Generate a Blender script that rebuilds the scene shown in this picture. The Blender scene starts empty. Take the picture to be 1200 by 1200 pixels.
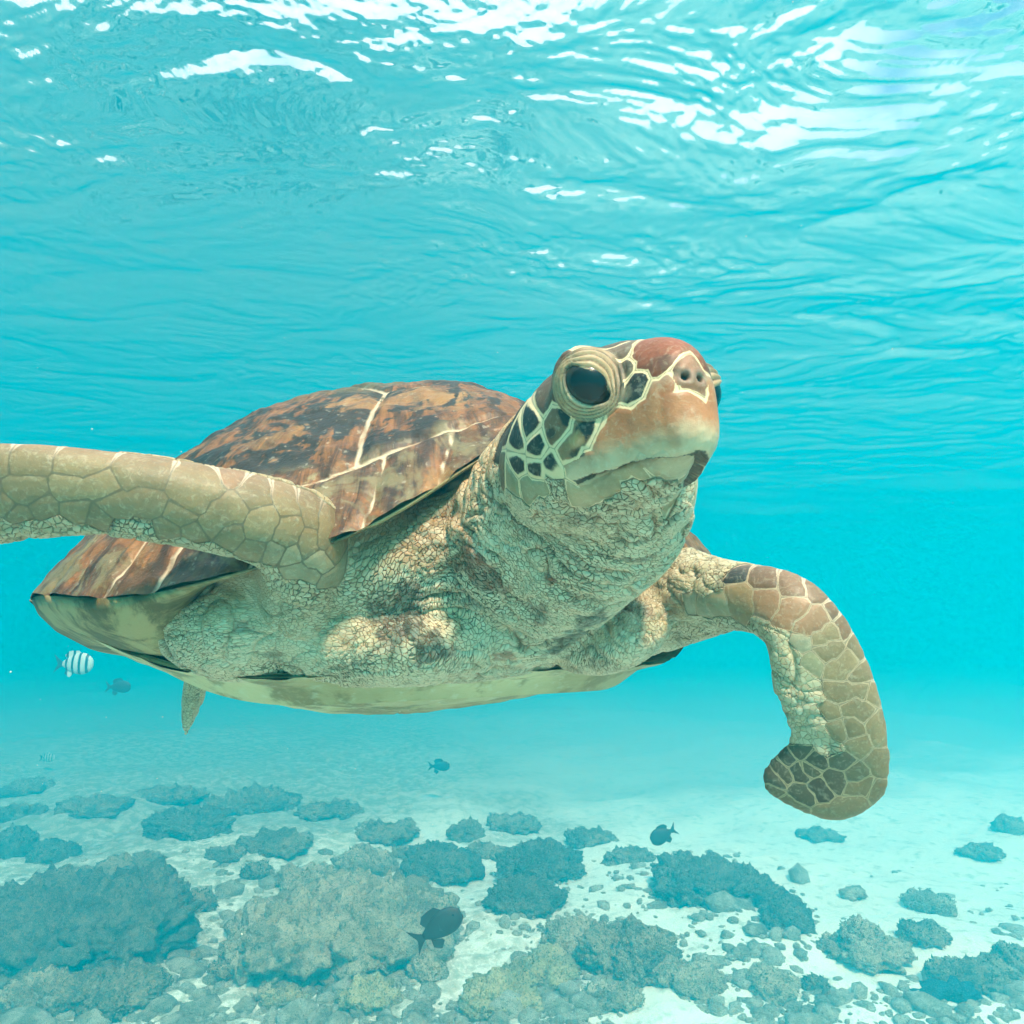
import bpy, bmesh, math, random
import numpy as np
from mathutils import Vector
from mathutils.bvhtree import BVHTree

# ------------------------------------------------------------------ camera, light, exposure
S = bpy.context.scene
COL = S.collection
F0, HOR = 857.0, 740.0                       # focal length in photo pixels, horizon row
PITCH = math.atan((HOR - 600) / F0)
FWD = np.array([0, math.cos(PITCH), math.sin(PITCH)])
UPV = np.array([0, -math.sin(PITCH), math.cos(PITCH)])
RGT = np.array([1.0, 0, 0])
SURF_Z, FLOOR_Z = 1.65, -1.4

cam = bpy.data.cameras.new('camera'); camo = bpy.data.objects.new('camera', cam); COL.objects.link(camo)
camo.rotation_euler = (math.pi / 2 + PITCH, 0, 0)
cam.sensor_width = 36; cam.lens = 36 * F0 / 1200; cam.clip_start = .02; cam.clip_end = 500
S.camera = camo

SUN_EL, SUN_AZ = math.radians(53), math.radians(158)     # azimuth clockwise from +Y (into the picture)
sd = np.array([math.sin(SUN_AZ) * math.cos(SUN_EL), math.cos(SUN_AZ) * math.cos(SUN_EL), math.sin(SUN_EL)])
W = bpy.data.worlds.new('World'); S.world = W; W.use_nodes = True
wn = W.node_tree; wn.nodes.clear()
sky = wn.nodes.new('ShaderNodeTexSky'); sky.sky_type = 'NISHITA'; sky.sun_disc = False
sky.sun_elevation = SUN_EL; sky.sun_rotation = SUN_AZ; sky.dust_density = 4
bg = wn.nodes.new('ShaderNodeBackground'); bg.inputs[1].default_value = 0.15
wo = wn.nodes.new('ShaderNodeOutputWorld')
# broken white cloud, added over the whole sky to whiten glints and ambient light
tc = wn.nodes.new('ShaderNodeTexCoord'); cn = wn.nodes.new('ShaderNodeTexNoise'); cn.inputs['Scale'].default_value = 3.2; cn.inputs['Detail'].default_value = 4
cr = wn.nodes.new('ShaderNodeMapRange'); cr.inputs[1].default_value = .36; cr.inputs[2].default_value = .48
cm = wn.nodes.new('ShaderNodeMix'); cm.data_type = 'RGBA'; cm.inputs[7].default_value = (6, 6.1, 6.3, 1)
wn.links.new(tc.outputs['Generated'], cn.inputs['Vector']); wn.links.new(cn.outputs[0], cr.inputs[0]); wn.links.new(cr.outputs[0], cm.inputs[0]); wn.links.new(sky.outputs[0], cm.inputs[6])
wn.links.new(cm.outputs[2], bg.inputs[0]); wn.links.new(bg.outputs[0], wo.inputs[0])
sl = bpy.data.lights.new('sun', 'SUN'); sl.energy = 5; sl.angle = math.radians(7); sl.color = (1, .83, .64)
so = bpy.data.objects.new('sun', sl); COL.objects.link(so)
so.rotation_euler = Vector(-sd).to_track_quat('-Z', 'Y').to_euler()
S.view_settings.view_transform = 'Standard'; S.view_settings.look = 'None'
S.view_settings.gamma = 1; S.view_settings.use_curve_mapping = False
S.view_settings.exposure = 0.98
cy = S.cycles
cy.volume_bounces = 2; cy.max_bounces = 6; cy.diffuse_bounces = 3; cy.glossy_bounces = 4
cy.transparent_max_bounces = 12; cy.use_denoising = True; cy.use_adaptive_sampling = True; cy.adaptive_threshold = .03; cy.adaptive_min_samples = 16
WATER_COL, WATER_ABS, WATER_DENS = (0.0, 0.48, 0.68), (.14, .44, .68), 0.29

# ------------------------------------------------------------------ helpers
rng = np.random.default_rng(7); random.seed(7)

def P(px, py, d):
    """photo pixel and depth along the view axis -> world point"""
    return d * FWD + (px - 600) / F0 * d * RGT - (py - 600) / F0 * d * UPV
def ray(px, py):
    v = FWD + (px - 600) / F0 * RGT - (py - 600) / F0 * UPV
    return v / np.linalg.norm(v)
def unit(v):
    v = np.asarray(v, float); return v / (np.linalg.norm(v, axis=-1, keepdims=True) + 1e-12)
def sm(e0, e1, x):
    t = np.clip((x - e0) / (e1 - e0), 0, 1); return t * t * (3 - 2 * t)
def lerp(a, b, t): return a + (b - a) * t

_perm = np.random.default_rng(3).permutation(256).astype(np.int64); _perm = np.concatenate([_perm, _perm])
_grad = unit(np.random.default_rng(4).normal(size=(256, 3)))
def pnoise(p):
    p = np.asarray(p, float); i = np.floor(p).astype(np.int64); f = p - i; i &= 255
    u = f * f * f * (f * (f * 6 - 15) + 10); out = 0
    for dx in (0, 1):
        wx = u[..., 0] if dx else 1 - u[..., 0]
        for dy in (0, 1):
            wy = u[..., 1] if dy else 1 - u[..., 1]
            for dz in (0, 1):
                wz = u[..., 2] if dz else 1 - u[..., 2]
                h = _perm[_perm[_perm[(i[..., 0] + dx) & 255] + ((i[..., 1] + dy) & 255)] + ((i[..., 2] + dz) & 255)]
                g = _grad[h]
                out = out + wx * wy * wz * (g[..., 0] * (f[..., 0] - dx) + g[..., 1] * (f[..., 1] - dy) + g[..., 2] * (f[..., 2] - dz))
    return out * 1.6
def fbm(p, octv=4, gain=.5):
    a, s, o = 1.0, 0, np.asarray(p, float)
    for k in range(octv):
        s = s + a * pnoise(o + 17.3 * k); o = o * 2.03; a *= gain
    return s

def mesh(name, V, Fc, m=None, parent=None, smooth=True):
    me = bpy.data.meshes.new(name)
    V = np.asarray(V, np.float32)
    if isinstance(Fc, np.ndarray):
        k = Fc.shape[1]
        me.vertices.add(len(V)); me.vertices.foreach_set('co', V.ravel())
        me.loops.add(Fc.size); me.loops.foreach_set('vertex_index', Fc.astype(np.int32).ravel())
        me.polygons.add(len(Fc)); me.polygons.foreach_set('loop_start', np.arange(0, Fc.size, k, dtype=np.int32))
        me.update(calc_edges=True)
    else:
        me.from_pydata(V.tolist(), [], Fc); me.update()
    if smooth: me.polygons.foreach_set('use_smooth', np.ones(len(me.polygons), bool))
    o = bpy.data.objects.new(name, me); COL.objects.link(o)
    if m: me.materials.append(m)
    if parent: o.parent = parent
    return o
def attr(o, name, arr):
    arr = np.asarray(arr, np.float32)
    if arr.ndim == 1:
        a = o.data.attributes.new(name, 'FLOAT', 'POINT'); a.data.foreach_set('value', arr)
    elif arr.shape[1] == 3:
        a = o.data.attributes.new(name, 'FLOAT_VECTOR', 'POINT'); a.data.foreach_set('vector', arr.ravel())
def tag(o, label=None, cat=None, group=None, kind=None):
    for k, v in (('label', label), ('category', cat), ('group', group), ('kind', kind)):
        if v: o[k] = v
    return o
def empty(name, loc=(0, 0, 0)):
    o = bpy.data.objects.new(name, None); COL.objects.link(o); o.location = loc; o.empty_display_size = .05
    return o

class NT:
    """small node-tree writer"""
    def __init__(s, name, disp=False):
        s.m = bpy.data.materials.new(name); s.m.use_nodes = True; s.t = s.m.node_tree; s.t.nodes.clear()
        s.out = s.n('OutputMaterial')
        if disp: s.m.displacement_method = 'BOTH'
    def n(s, typ, **kw):
        x = s.t.nodes.new('ShaderNode' + typ)
        for k, v in kw.items(): setattr(x, k, v)
        return x
    def set(s, sock, v):
        if v is None: return
        if isinstance(v, bpy.types.NodeSocket): s.t.links.new(v, sock)
        elif isinstance(v, (tuple, list)) and sock.type == 'RGBA' and len(v) == 3: sock.default_value = (*v, 1)
        else: sock.default_value = v
    def math(s, op, a, b=None, c=None, clamp=False):
        x = s.n('Math', operation=op); x.use_clamp = clamp
        for i, v in enumerate((a, b, c)): s.set(x.inputs[i], v)
        return x.outputs[0]
    def mix(s, f, a, b, mode='MIX'):
        x = s.n('Mix', data_type='RGBA', blend_type=mode)
        s.set(x.inputs[0], f); s.set(x.inputs[6], a); s.set(x.inputs[7], b); return x.outputs[2]
    def ss(s, v, a, b):
        x = s.n('MapRange', interpolation_type='SMOOTHSTEP'); s.set(x.inputs[0], v); s.set(x.inputs[1], a); s.set(x.inputs[2], b); return x.outputs[0]
    def at(s, name, vec=False):
        x = s.n('Attribute', attribute_name=name); return x.outputs[1] if vec else x.outputs[2]
    def noise(s, scale, detail=4, rough=.55, vec=None, dist=0):
        x = s.n('TexNoise'); s.set(x.inputs['Scale'], scale); s.set(x.inputs['Detail'], detail); s.set(x.inputs['Roughness'], rough); s.set(x.inputs['Distortion'], dist)
        if vec: s.set(x.inputs['Vector'], vec)
        return x.outputs[0]
    def obj(s): return s.n('TexCoord').outputs['Object']
    def bump(s, h, strength=.5, dist=.01, nrm=None):
        x = s.n('Bump'); s.set(x.inputs['Height'], h); s.set(x.inputs['Strength'], strength); s.set(x.inputs['Distance'], dist); s.set(x.inputs['Normal'], nrm); return x.outputs[0]
    def bsdf(s, col, rough=.6, nrm=None, spec=.5, **kw):
        x = s.n('BsdfPrincipled'); s.set(x.inputs['Base Color'], col); s.set(x.inputs['Roughness'], rough); s.set(x.inputs['Normal'], nrm)
        s.set(x.inputs['Specular IOR Level'], spec)
        for k, v in kw.items(): s.set(x.inputs[k], v)
        s.t.links.new(x.outputs[0], s.out.inputs['Surface']); return x

# ------------------------------------------------------------------ water surface and the water itself
def make_water():
    # rings round the swimmer, closest spaced where the ripples are seen from near
    A = np.concatenate([np.linspace(-np.pi, -1.1, 26)[:-1], np.linspace(-1.1, 1.1, 800), np.linspace(1.1, np.pi, 26)[1:]])
    Rr = np.concatenate([np.linspace(.05, 1.2, 16)[:-1], np.geomspace(1.2, 9, 370), np.geomspace(9, 34, 60)[1:]])
    A, Rm = np.meshgrid(A, Rr)
    X, Y = Rm * np.sin(A), Rm * np.cos(A)
    xw, X = X, -X
    p = np.stack([X * .5 + .12 * Y, Y * .9 - .1 * X, X * 0], -1)
    z = .034 * fbm(p * .8 + 27, 2)
    q = np.stack([X * 1.0 - .3 * Y, Y * 2.0 + .25 * X, X * 0 + 2], -1)
    wq = np.stack([fbm(q * .8 + 9, 2), fbm(q * .8 + 29, 2), 0 * X], -1)
    q = q + .45 * wq
    far = 1 - sm(5, 16, Rm)
    gust = lerp(.50, 1.05, sm(-.5, 1.3, xw + .35 * fbm(p * .7 + 90, 2)))      # the breeze roughens one side more
    z = z * gust
    z = z + gust * .020 * np.clip(1 - np.abs(pnoise(q * .8)) * 1.5, 0, 1) ** 2.5
    z = z + gust * .009 * fbm(q * 2.6 + 31, 2) * (1 - .5 * sm(8, 20, Rm))
    cx = fbm(p * 1.1 + 70, 2)
    z = z + gust * 0.0060 * fbm(q * 7 + 11, 2) * far * (.55 + sm(-.4, .6, cx)) + .0030 * fbm(q * 19 + 5, 3, .6) * far * (.5 + sm(-.3, .6, cx))
    V = np.stack([xw, Y, SURF_Z + z], -1).reshape(-1, 3)
    nr, nc = X.shape
    i = np.arange(nr * nc).reshape(nr, nc)
    Fq = np.stack([i[:-1, :-1], i[:-1, 1:], i[1:, 1:], i[1:, :-1]], -1).reshape(-1, 4)
    g = NT('water_surface')
    fr = g.n('Fresnel'); fr.inputs[0].default_value = 1.333
    tr = g.n('BsdfTransparent'); gl = g.n('BsdfGlossy'); gl.inputs['Roughness'].default_value = .03
    mx = g.n('MixShader'); g.set(mx.inputs[0], fr.outputs[0]); g.t.links.new(tr.outputs[0], mx.inputs[1]); g.t.links.new(gl.outputs[0], mx.inputs[2])
    g.t.links.new(mx.outputs[0], g.out.inputs['Surface'])
    o = mesh('water_surface', V, Fq, g.m)
    tag(o, 'rippled turquoise underside of the sea surface', 'water', kind='structure')
make_water()

def make_haze():
    x, y0, y1, z0, z1 = 36, -36, 36, FLOOR_Z - 1.4, SURF_Z + .35
    V = [(sx * x, y, z) for z in (z0, z1) for y in (y0, y1) for sx in (-1, 1)]
    Fq = [(0, 2, 3, 1), (4, 5, 7, 6), (0, 1, 5, 4), (2, 6, 7, 3), (0, 4, 6, 2), (1, 3, 7, 5)]
    g = NT('haze_water')
    v = g.n('VolumePrincipled'); v.inputs['Color'].default_value = (*WATER_COL, 1); v.inputs['Density'].default_value = WATER_DENS
    v.inputs['Anisotropy'].default_value = .55
    v.inputs['Absorption Color'].default_value = (*WATER_ABS, 1)
    g.t.links.new(v.outputs[0], g.out.inputs['Volume'])
    tag(mesh('haze', V, Fq, g.m, smooth=False), 'clear turquoise sea water fading into the distance', 'water', kind='stuff')
make_haze()

# ------------------------------------------------------------------ sea floor
def floor_h(x, y):
    p = np.stack([np.asarray(x, float), np.asarray(y, float), 0 * np.asarray(x, float)], -1)
    return FLOOR_Z + .10 * fbm(p * .45 + 3, 3) + .025 * fbm(p * 2.2, 3)
def make_floor():
    n = 400
    t = np.linspace(-1, 1, n)
    k = np.sinh(t * 3.2) / np.sinh(3.2) * 27
    X, Y = np.meshgrid(k, k + 4)
    z = floor_h(X, Y)
    p = np.stack([X, Y, 0 * X], -1)
    z = z + .012 * fbm(p * 9, 3) + .006 * np.abs(fbm(p * 28, 2)) + .035 * sm(.5, -1.2, X - .2 * Y + 1.2 + .8 * fbm(p * 1.1 + 8, 2)) * np.abs(fbm(p * 5 + 4, 3))
    V = np.stack([X, Y, z], -1).reshape(-1, 3)
    i = np.arange(n * n).reshape(n, n)
    Fq = np.stack([i[:-1, :-1], i[:-1, 1:], i[1:, 1:], i[1:, :-1]], -1).reshape(-1, 4)
    g = NT('sand'); ob = g.obj()
    a = g.noise(1.1, 6, .62, ob); b = g.noise(14, 5, .6, ob); c = g.noise(70, 3, .6, ob)
    sz = g.n('SeparateXYZ'); g.set(sz.inputs[0], ob)          # open sand on one side, rubble ground on the other
    rub = g.ss(g.math('ADD', g.math('MULTIPLY', g.math('SUBTRACT', a, .5), 2.6), g.math('MULTIPLY', sz.outputs[0], -.32)), -.25, .45)
    rub = g.math('MULTIPLY', rub, g.ss(g.math('ADD', b, g.math('MULTIPLY', c, .5)), .62, .82))
    col = g.mix(g.math('MULTIPLY', rub, .85), (.80, .73, .61), (.30, .25, .16))
    col = g.mix(g.math('MULTIPLY', g.ss(b, .52, .68), .55), col, (.30, .27, .19))
    col = g.mix(g.math('MULTIPLY', g.ss(c, .45, .7), .35), col, (.85, .79, .69))
    sx = g.n('SeparateXYZ'); g.set(sx.inputs[0], ob)          # beyond the clear sand the ground turns to dark reef flat
    fy = g.math('SUBTRACT', g.math('ADD', sx.outputs[1], g.math('MULTIPLY', a, 5.0)), g.math('MULTIPLY', sx.outputs[0], .45))
    col = g.mix(g.math('MULTIPLY', g.ss(fy, 7.2, 9.5), .5), col, (.14, .14, .09))
    g.bsdf(col, .9, g.bump(g.math('ADD', b, g.math('MULTIPLY', c, .4)), .7, .02), .2)
    tag(mesh('sea_floor', V, Fq, g.m), 'pale rubbly sand bottom of the lagoon', 'sand', kind='structure')
make_floor()
# ------------------------------------------------------------------ the turtle
KT = .43                                      # the turtle is modelled at 1/KT of its real size
TLOC = KT * np.array([-.23, 1.3, -.15])
turtle = empty('sea_turtle', TLOC)
def tmesh(name, V, Fc, m=None, parent=None, origin=TLOC):
    return mesh(name, np.asarray(V) * KT - origin, Fc, m, parent)
tag(turtle, 'large brown green-skinned sea turtle swimming with front flippers spread', 'sea turtle')
bpy.context.view_layer.update()

def frame(y, p, r):
    Fv = np.array([math.sin(y) * math.cos(p), -math.cos(y) * math.cos(p), math.sin(p)])
    L0 = np.array([math.cos(y), math.sin(y), 0]); U0 = np.cross(Fv, L0)
    Lv = math.cos(r) * L0 + math.sin(r) * U0
    return Fv, Lv, np.cross(Fv, Lv)
CC = np.array([-.233, 1.308, .026]); CF, CL, CU = frame(.444, .081, .01)
LC, WC, HC, ARCH = 1.249, .98, .328, .124
def shell_out(t):
    c, s = np.cos(t), np.sin(t)
    x = .5 * np.sign(c) * np.abs(c) ** .95
    w = .5 * np.sign(s) * np.abs(s) ** .85 * (1 + .18 * np.clip(x * 2, -1, 1))
    return x, w
def rim_z(x, w):
    a = np.abs(np.arctan2(w, x)); return ARCH * np.exp(-(a / .30) ** 2) - .028 * np.exp(-((a - .78) / .26) ** 2)
def shell_pt(t, r):
    """carapace: angle t (0 = front) and radius r (1 = rim) -> local x, y, z in metres"""
    x, w = shell_out(t)
    sx = .10 * (1 - r ** 2)
    z = (1 - r ** 2.3) * HC + rim_z(x, w) * r ** 3
    return (x * r + sx) * LC, w * r * WC, z
def to_world(l): return CC + l[..., 0:1] * CF + l[..., 1:2] * CL + l[..., 2:3] * CU

def grid_faces(nr, nc, wrap):
    i = np.arange(nr * nc).reshape(nr, nc)
    j = np.roll(i, -1, 1) if wrap else i[:, 1:]
    a = i if wrap else i[:, :-1]
    return np.stack([a[:-1], j[:-1], j[1:], a[1:]], -1).reshape(-1, 4)

# ---- body lofts (closed), then one voxel skin over all of them
LV, LF = [], []
def loft(rings):
    """rings: list of (n,3) arrays -> closed tube"""
    base = sum(len(v) for v in LV); n = len(rings[0])
    V = np.concatenate(rings + [rings[0].mean(0)[None], rings[-1].mean(0)[None]])
    k = len(rings); LV.append(V)
    f = grid_faces(k, n, True) + base
    LF.extend(f.tolist())
    a, b = base + k * n, base + k * n + 1
    for q in range(n):
        LF.append([base + (q + 1) % n, base + q, a]); LF.append([base + (k - 1) * n + q, base + (k - 1) * n + (q + 1) % n, b])
def edge_rings(spec, n=28, sub=3, ex=2.2):
    """spec rows: ((ax,ay),(bx,by),depth a,depth b,thickness) -> elliptic rings between edge pixels"""
    A = np.array([P(*s[0], s[2]) for s in spec]); B = np.array([P(*s[1], s[3]) for s in spec]); T = np.array([s[4] for s in spec])
    u = np.linspace(0, len(spec) - 1, (len(spec) - 1) * sub + 1)
    def cr(Q):
        Q = np.asarray(Q); i = np.clip(np.floor(u).astype(int), 0, len(Q) - 2); f = (u - i)
        q0, q1, q2, q3 = Q[np.clip(i - 1, 0, len(Q) - 1)], Q[i], Q[i + 1], Q[np.clip(i + 2, 0, len(Q) - 1)]
        f = f.reshape(-1, *([1] * (Q.ndim - 1)))
        return .5 * (2 * q1 + (q2 - q0) * f + (2 * q0 - 5 * q1 + 4 * q2 - q3) * f ** 2 + (3 * q1 - q0 - 3 * q2 + q3) * f ** 3)
    A, B, T = cr(A), cr(B), cr(T)
    C = (A + B) / 2; tan = np.gradient(C, axis=0)
    N = unit(np.cross(tan, B - A)); th = np.linspace(0, 2 * np.pi, n, endpoint=False)
    c, s = np.cos(th), np.sin(th); e = 2 / ex
    c = np.sign(c) * np.abs(c) ** e; s = np.sign(s) * np.abs(s) ** e
    return [C[k] + c[:, None] * (B[k] - A[k]) / 2 + s[:, None] * N[k] * T[k] for k in range(len(u))], C
def ellipsoid(c, ax, n=24):
    ax = np.asarray(ax); th = np.linspace(0, 2 * np.pi, n, endpoint=False)
    rings = []
    for ph in np.linspace(-1.5, 1.5, 13):
        rings.append(c + math.sin(ph) * ax[0] + math.cos(ph) * (np.cos(th)[:, None] * ax[1] + np.sin(th)[:, None] * ax[2]))
    loft(rings)

# torso filling the shell
rings = []
th = np.linspace(0, 2 * np.pi, 40, endpoint=False)
for xx in np.linspace(-.46, .455, 22):
    w = .5 * max(.02, 1 - (abs(xx) / .475) ** 2.6) ** .5 * (1 + .15 * xx * 2) * .84 * WC
    ze = max(.03, 1 - (abs(xx) / .49) ** 3) ** .5
    zt = .62 * HC * ze * (1 - .25 * xx); zb = -.135 * ze
    zc = (zt + zb) / 2 - .01
    y = w * np.sign(np.cos(th)) * np.abs(np.cos(th)) ** .8; z = np.where(np.sin(th) > 0, (zt - zc) * np.sin(th), (zc - zb) * np.sin(th)) + zc
    rings.append(to_world(np.stack([0 * th + xx * LC, y, z], -1)))
loft(rings)

# head
HC0 = P(724, 503, .585); HF, HL, HU = frame(math.radians(22.5), math.radians(5), math.radians(2))
def hw(l): l = np.asarray(l, float); return HC0 + l[..., 0:1] * HF + l[..., 1:2] * HL + l[..., 2:3] * HU
def hl(p): q = p - HC0; return np.stack([q @ HF, q @ HL, q @ HU], -1)
hs = np.array([  # x, half width, top, bottom, height of widest line
    (-.125, .046, .030, -.050, -.012), (-.095, .066, .047, -.064, -.012), (-.06, .072, .058, -.070, -.010), (-.02, .071, .0625, -.070, -.006),
    (.015, .063, .062, -.068, -.004), (.042, .050, .056, -.064, -.006), (.064, .0375, .048, -.059, -.010), (.082, .029, .040, -.054, -.012),
    (.094, .0225, .031, -.049, -.012), (.101, .016, .021, -.043, -.013), (.104, .008, .008, -.033, -.014)])
rings = []
th = np.linspace(0, 2 * np.pi, 48, endpoint=False)
for u in np.linspace(0, len(hs) - 1, 41):
    i = min(int(u), len(hs) - 2); f = u - i
    x, w, zt, zb, zm = lerp(hs[i], hs[i + 1], f)
    y = w * np.sign(np.cos(th)) * np.abs(np.cos(th)) ** .85
    s = np.sign(np.sin(th)) * np.abs(np.sin(th)) ** .92
    z = np.where(s > 0, (zt - zm) * s, (zm - zb) * s) + zm
    rings.append(hw(np.stack([0 * th + x, y, z], -1)))
loft(rings)
for sgn in (-1, 1):                                           # brow / orbit bulges
    ellipsoid(hw((.034, sgn * .047, .021)), [HF * .027, HL * .0235, HU * .029])

# neck and throat
r, NECKC = edge_rings([((625, 480), (800, 590), .64, .60, .060), ((598, 498), (802, 612), .70, .64, .074), ((560, 545), (788, 652), .76, .70, .095),
                   ((512, 600), (730, 698), .82, .77, .095), ((480, 635), (690, 725), .90, .86, .095), ((450, 650), (680, 745), 1.02, 1.0, .09)])
loft(r)
ellipsoid(P(540, 690, .90), [P(690, 690, .90) - P(540, 690, .90), P(540, 600, .90) - P(540, 690, .90), FWD * .15])
ellipsoid(P(490, 728, .88), [P(745, 716, .88) - P(490, 728, .88), P(490, 660, .88) - P(490, 728, .88), FWD * .15])
ellipsoid(P(300, 715, .92), [P(450, 735, .92) - P(300, 715, .92), P(300, 640, .92) - P(300, 715, .92), FWD * .13])
# turtle's right front flipper (towards the left of the photograph)
RIGHT = [((-430, 640), (-420, 652), .66, .66, .006), ((-300, 575), (-280, 690), .63, .65, .012), ((-150, 532), (-140, 668), .61, .64, .018),
         ((0, 520), (0, 636), .60, .63, .024), ((110, 530), (110, 622), .61, .64, .027), ((185, 539), (190, 632), .62, .65, .031),
         ((245, 549), (250, 642), .64, .67, .036), ((305, 562), (292, 652), .66, .69, .042), ((355, 582), (303, 664), .68, .72, .048),
         ((392, 608), (300, 682), .70, .76, .055), ((409, 642), (282, 703), .73, .80, .064), ((408, 690), (255, 728), .78, .85, .078),
         ((402, 725), (240, 738), .84, .90, .07), ((395, 735), (260, 738), .95, 1.0, .07)]
r, RC = edge_rings(RIGHT); loft(r)
ellipsoid(P(298, 720, .85), [P(404, 722, .85) - P(298, 720, .85), P(298, 646, .85) - P(298, 720, .85), FWD * .125])
ellipsoid(P(712, 732, .88), [P(785, 715, .88) - P(712, 732, .88), P(712, 682, .88) - P(712, 732, .88), FWD * .12])
loft(edge_rings([((370, 640), (390, 720), .80, .82, .03), ((420, 628), (445, 710), .755, .80, .045), ((482, 602), (520, 690), .755, .80, .05), ((545, 558), (590, 650), .785, .82, .05), ((600, 510), (650, 600), .84, .86, .04)])[0])
# turtle's left front flipper (towards the right)
LEFT = [((720, 640), (690, 780), 1.02, 1.0, .08), ((775, 632), (745, 762), .94, .90, .075), ((815, 645), (800, 748), .86, .84, .06), ((850, 657), (832, 738), .80, .79, .046),
        ((882, 663), (862, 736), .765, .76, .040), ((922, 669), (886, 742), .735, .73, .035), ((957, 687), (898, 754), .715, .71, .031),
        ((990, 724), (903, 776), .70, .70, .027), ((1016, 772), (909, 812), .69, .70, .023), ((1034, 825), (918, 838), .685, .70, .020),
        ((1042, 872), (928, 862), .685, .705, .017), ((1044, 908), (905, 886), .69, .715, .014), ((1038, 932), (890, 908), .695, .72, .012),
        ((1018, 950), (900, 930), .70, .72, .010), ((1000, 957), (935, 948), .705, .72, .008), ((985, 961), (968, 959), .71, .715, .006)]
LEFT = LEFT[:5] + [(a, c, d, e, h * .8) for a, c, d, e, h in LEFT[5:]]
r, LCN = edge_rings(LEFT); loft(r)
# hind flippers: the near one hangs below the shell, the other trails behind
loft(edge_rings([((205, 760), (275, 775), 1.40, 1.40, .035), ((216, 790), (245, 797), 1.38, 1.38, .02), ((214, 825), (238, 820), 1.37, 1.37, .014), ((214, 850), (227, 845), 1.36, 1.36, .008), ((215, 864), (219, 862), 1.36, 1.36, .004)])[0])
loft(edge_rings([((520, 680), (560, 730), 1.75, 1.7, .03), ((560, 650), (600, 700), 1.85, 1.8, .025), ((610, 640), (640, 680), 1.95, 1.9, .015), ((650, 645), (655, 660), 2.0, 2.0, .006)])[0])

def skin_mesh():
    V = np.concatenate(LV)
    o = mesh('tmp', V, LF)
    md = o.modifiers.new('r', 'REMESH'); md.mode = 'VOXEL'; md.voxel_size = .0046; md.adaptivity = 0
    dg = bpy.context.evaluated_depsgraph_get(); ev = o.evaluated_get(dg); me = ev.to_mesh()
    v = np.empty(len(me.vertices) * 3, np.float32); me.vertices.foreach_get('co', v); v = v.reshape(-1, 3).astype(float)
    me.calc_loop_triangles(); t = np.empty(len(me.loop_triangles) * 3, np.int32); me.loop_triangles.foreach_get('vertices', t); t = t.reshape(-1, 3)
    ev.to_mesh_clear(); bpy.data.objects.remove(o)
    return v, t
def edges_of(t):
    return np.concatenate([t[:, [0, 1]], t[:, [1, 2]], t[:, [2, 0]]])
def lap(v, e, x):
    n = len(v); s = np.empty_like(x); deg = np.bincount(e.ravel(), minlength=n).astype(float) + 1e-9
    for k in range(x.shape[1]):
        s[:, k] = (np.bincount(e[:, 0], x[e[:, 1], k], n) + np.bincount(e[:, 1], x[e[:, 0], k], n)) / deg
    return s - x
def smooth(v, t, it, lam=.6, mu=-.62, w=1.0):
    e = edges_of(t)
    for k in range(it):
        v = v + w * lam * lap(v, e, v)
        if mu: v = v + w * mu * lap(v, e, v)
    return v
def normals(v, t):
    fn = np.cross(v[t[:, 1]] - v[t[:, 0]], v[t[:, 2]] - v[t[:, 0]]); n = np.empty_like(v)
    for k in range(3): n[:, k] = sum(np.bincount(t[:, j], fn[:, k], len(v)) for j in range(3))
    return unit(n)
def refine(v, t, sel):
    """split the edges of selected triangles at their middles (red-green)"""
    key = lambda a, b: np.minimum(a, b).astype(np.int64) * len(v) + np.maximum(a, b)
    K = np.stack([key(t[:, 0], t[:, 1]), key(t[:, 1], t[:, 2]), key(t[:, 2], t[:, 0])], 1)
    sk = np.unique(K[sel]); pos = np.searchsorted(sk, K); pos = np.clip(pos, 0, len(sk) - 1); has = sk[pos] == K
    nv = (v[sk // len(v)] + v[sk % len(v)]) / 2
    M = np.where(has, pos + len(v), -1); cnt = has.sum(1); out = [t[cnt == 0]]
    q = cnt == 3; a, b, c = t[q].T; m0, m1, m2 = M[q].T
    out += [np.stack(x, 1) for x in ((a, m0, m2), (m0, b, m1), (m2, m1, c), (m0, m1, m2))]
    for k in range(3):
        rt = np.roll(t, -k, 1); rM = np.roll(M, -k, 1); rh = np.roll(has, -k, 1)
        q = (cnt == 1) & rh[:, 0]; a, b, c = rt[q].T; m = rM[q, 0]
        out += [np.stack((a, m, c), 1), np.stack((m, b, c), 1)]
        q = (cnt == 2) & ~rh[:, 2]; a, b, c = rt[q].T; m0, m1 = rM[q, 0], rM[q, 1]
        out += [np.stack((m0, b, m1), 1), np.stack((a, m0, m1), 1), np.stack((a, m1, c), 1)]
    return np.concatenate([v, nv]), np.concatenate(out)

BV, BT = skin_mesh()
BV = smooth(BV, BT, 10)
BV = smooth(BV, BT, 3, .5, 0)
# ---- markings: every scale is placed by its position on the animal, found on the skin under a photo pixel
BVH = BVHTree.FromPolygons(BV.tolist(), BT.tolist())
def hit(px, py):
    h = BVH.ray_cast(Vector((0, 0, 0)), Vector(ray(px, py)))
    return None if h[0] is None else np.array(h[0])
MISS = []
def hits(pts):
    r = [hit(*p) for p in pts]; MISS.extend(p for p, h in zip(pts, r) if h is None); return [h for h in r if h is not None]
def hcrop(x, y): return (540 + x * .3, 370 + y * .3)          # coordinates measured on the head close-up
def rcrop(x, y): return (x * .35, 420 + y * .35)              # on the left-hand flipper close-up
def lcrop(x, y): return (680 + x / 3, 580 + y / 3)            # on the right-hand flipper close-up

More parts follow.
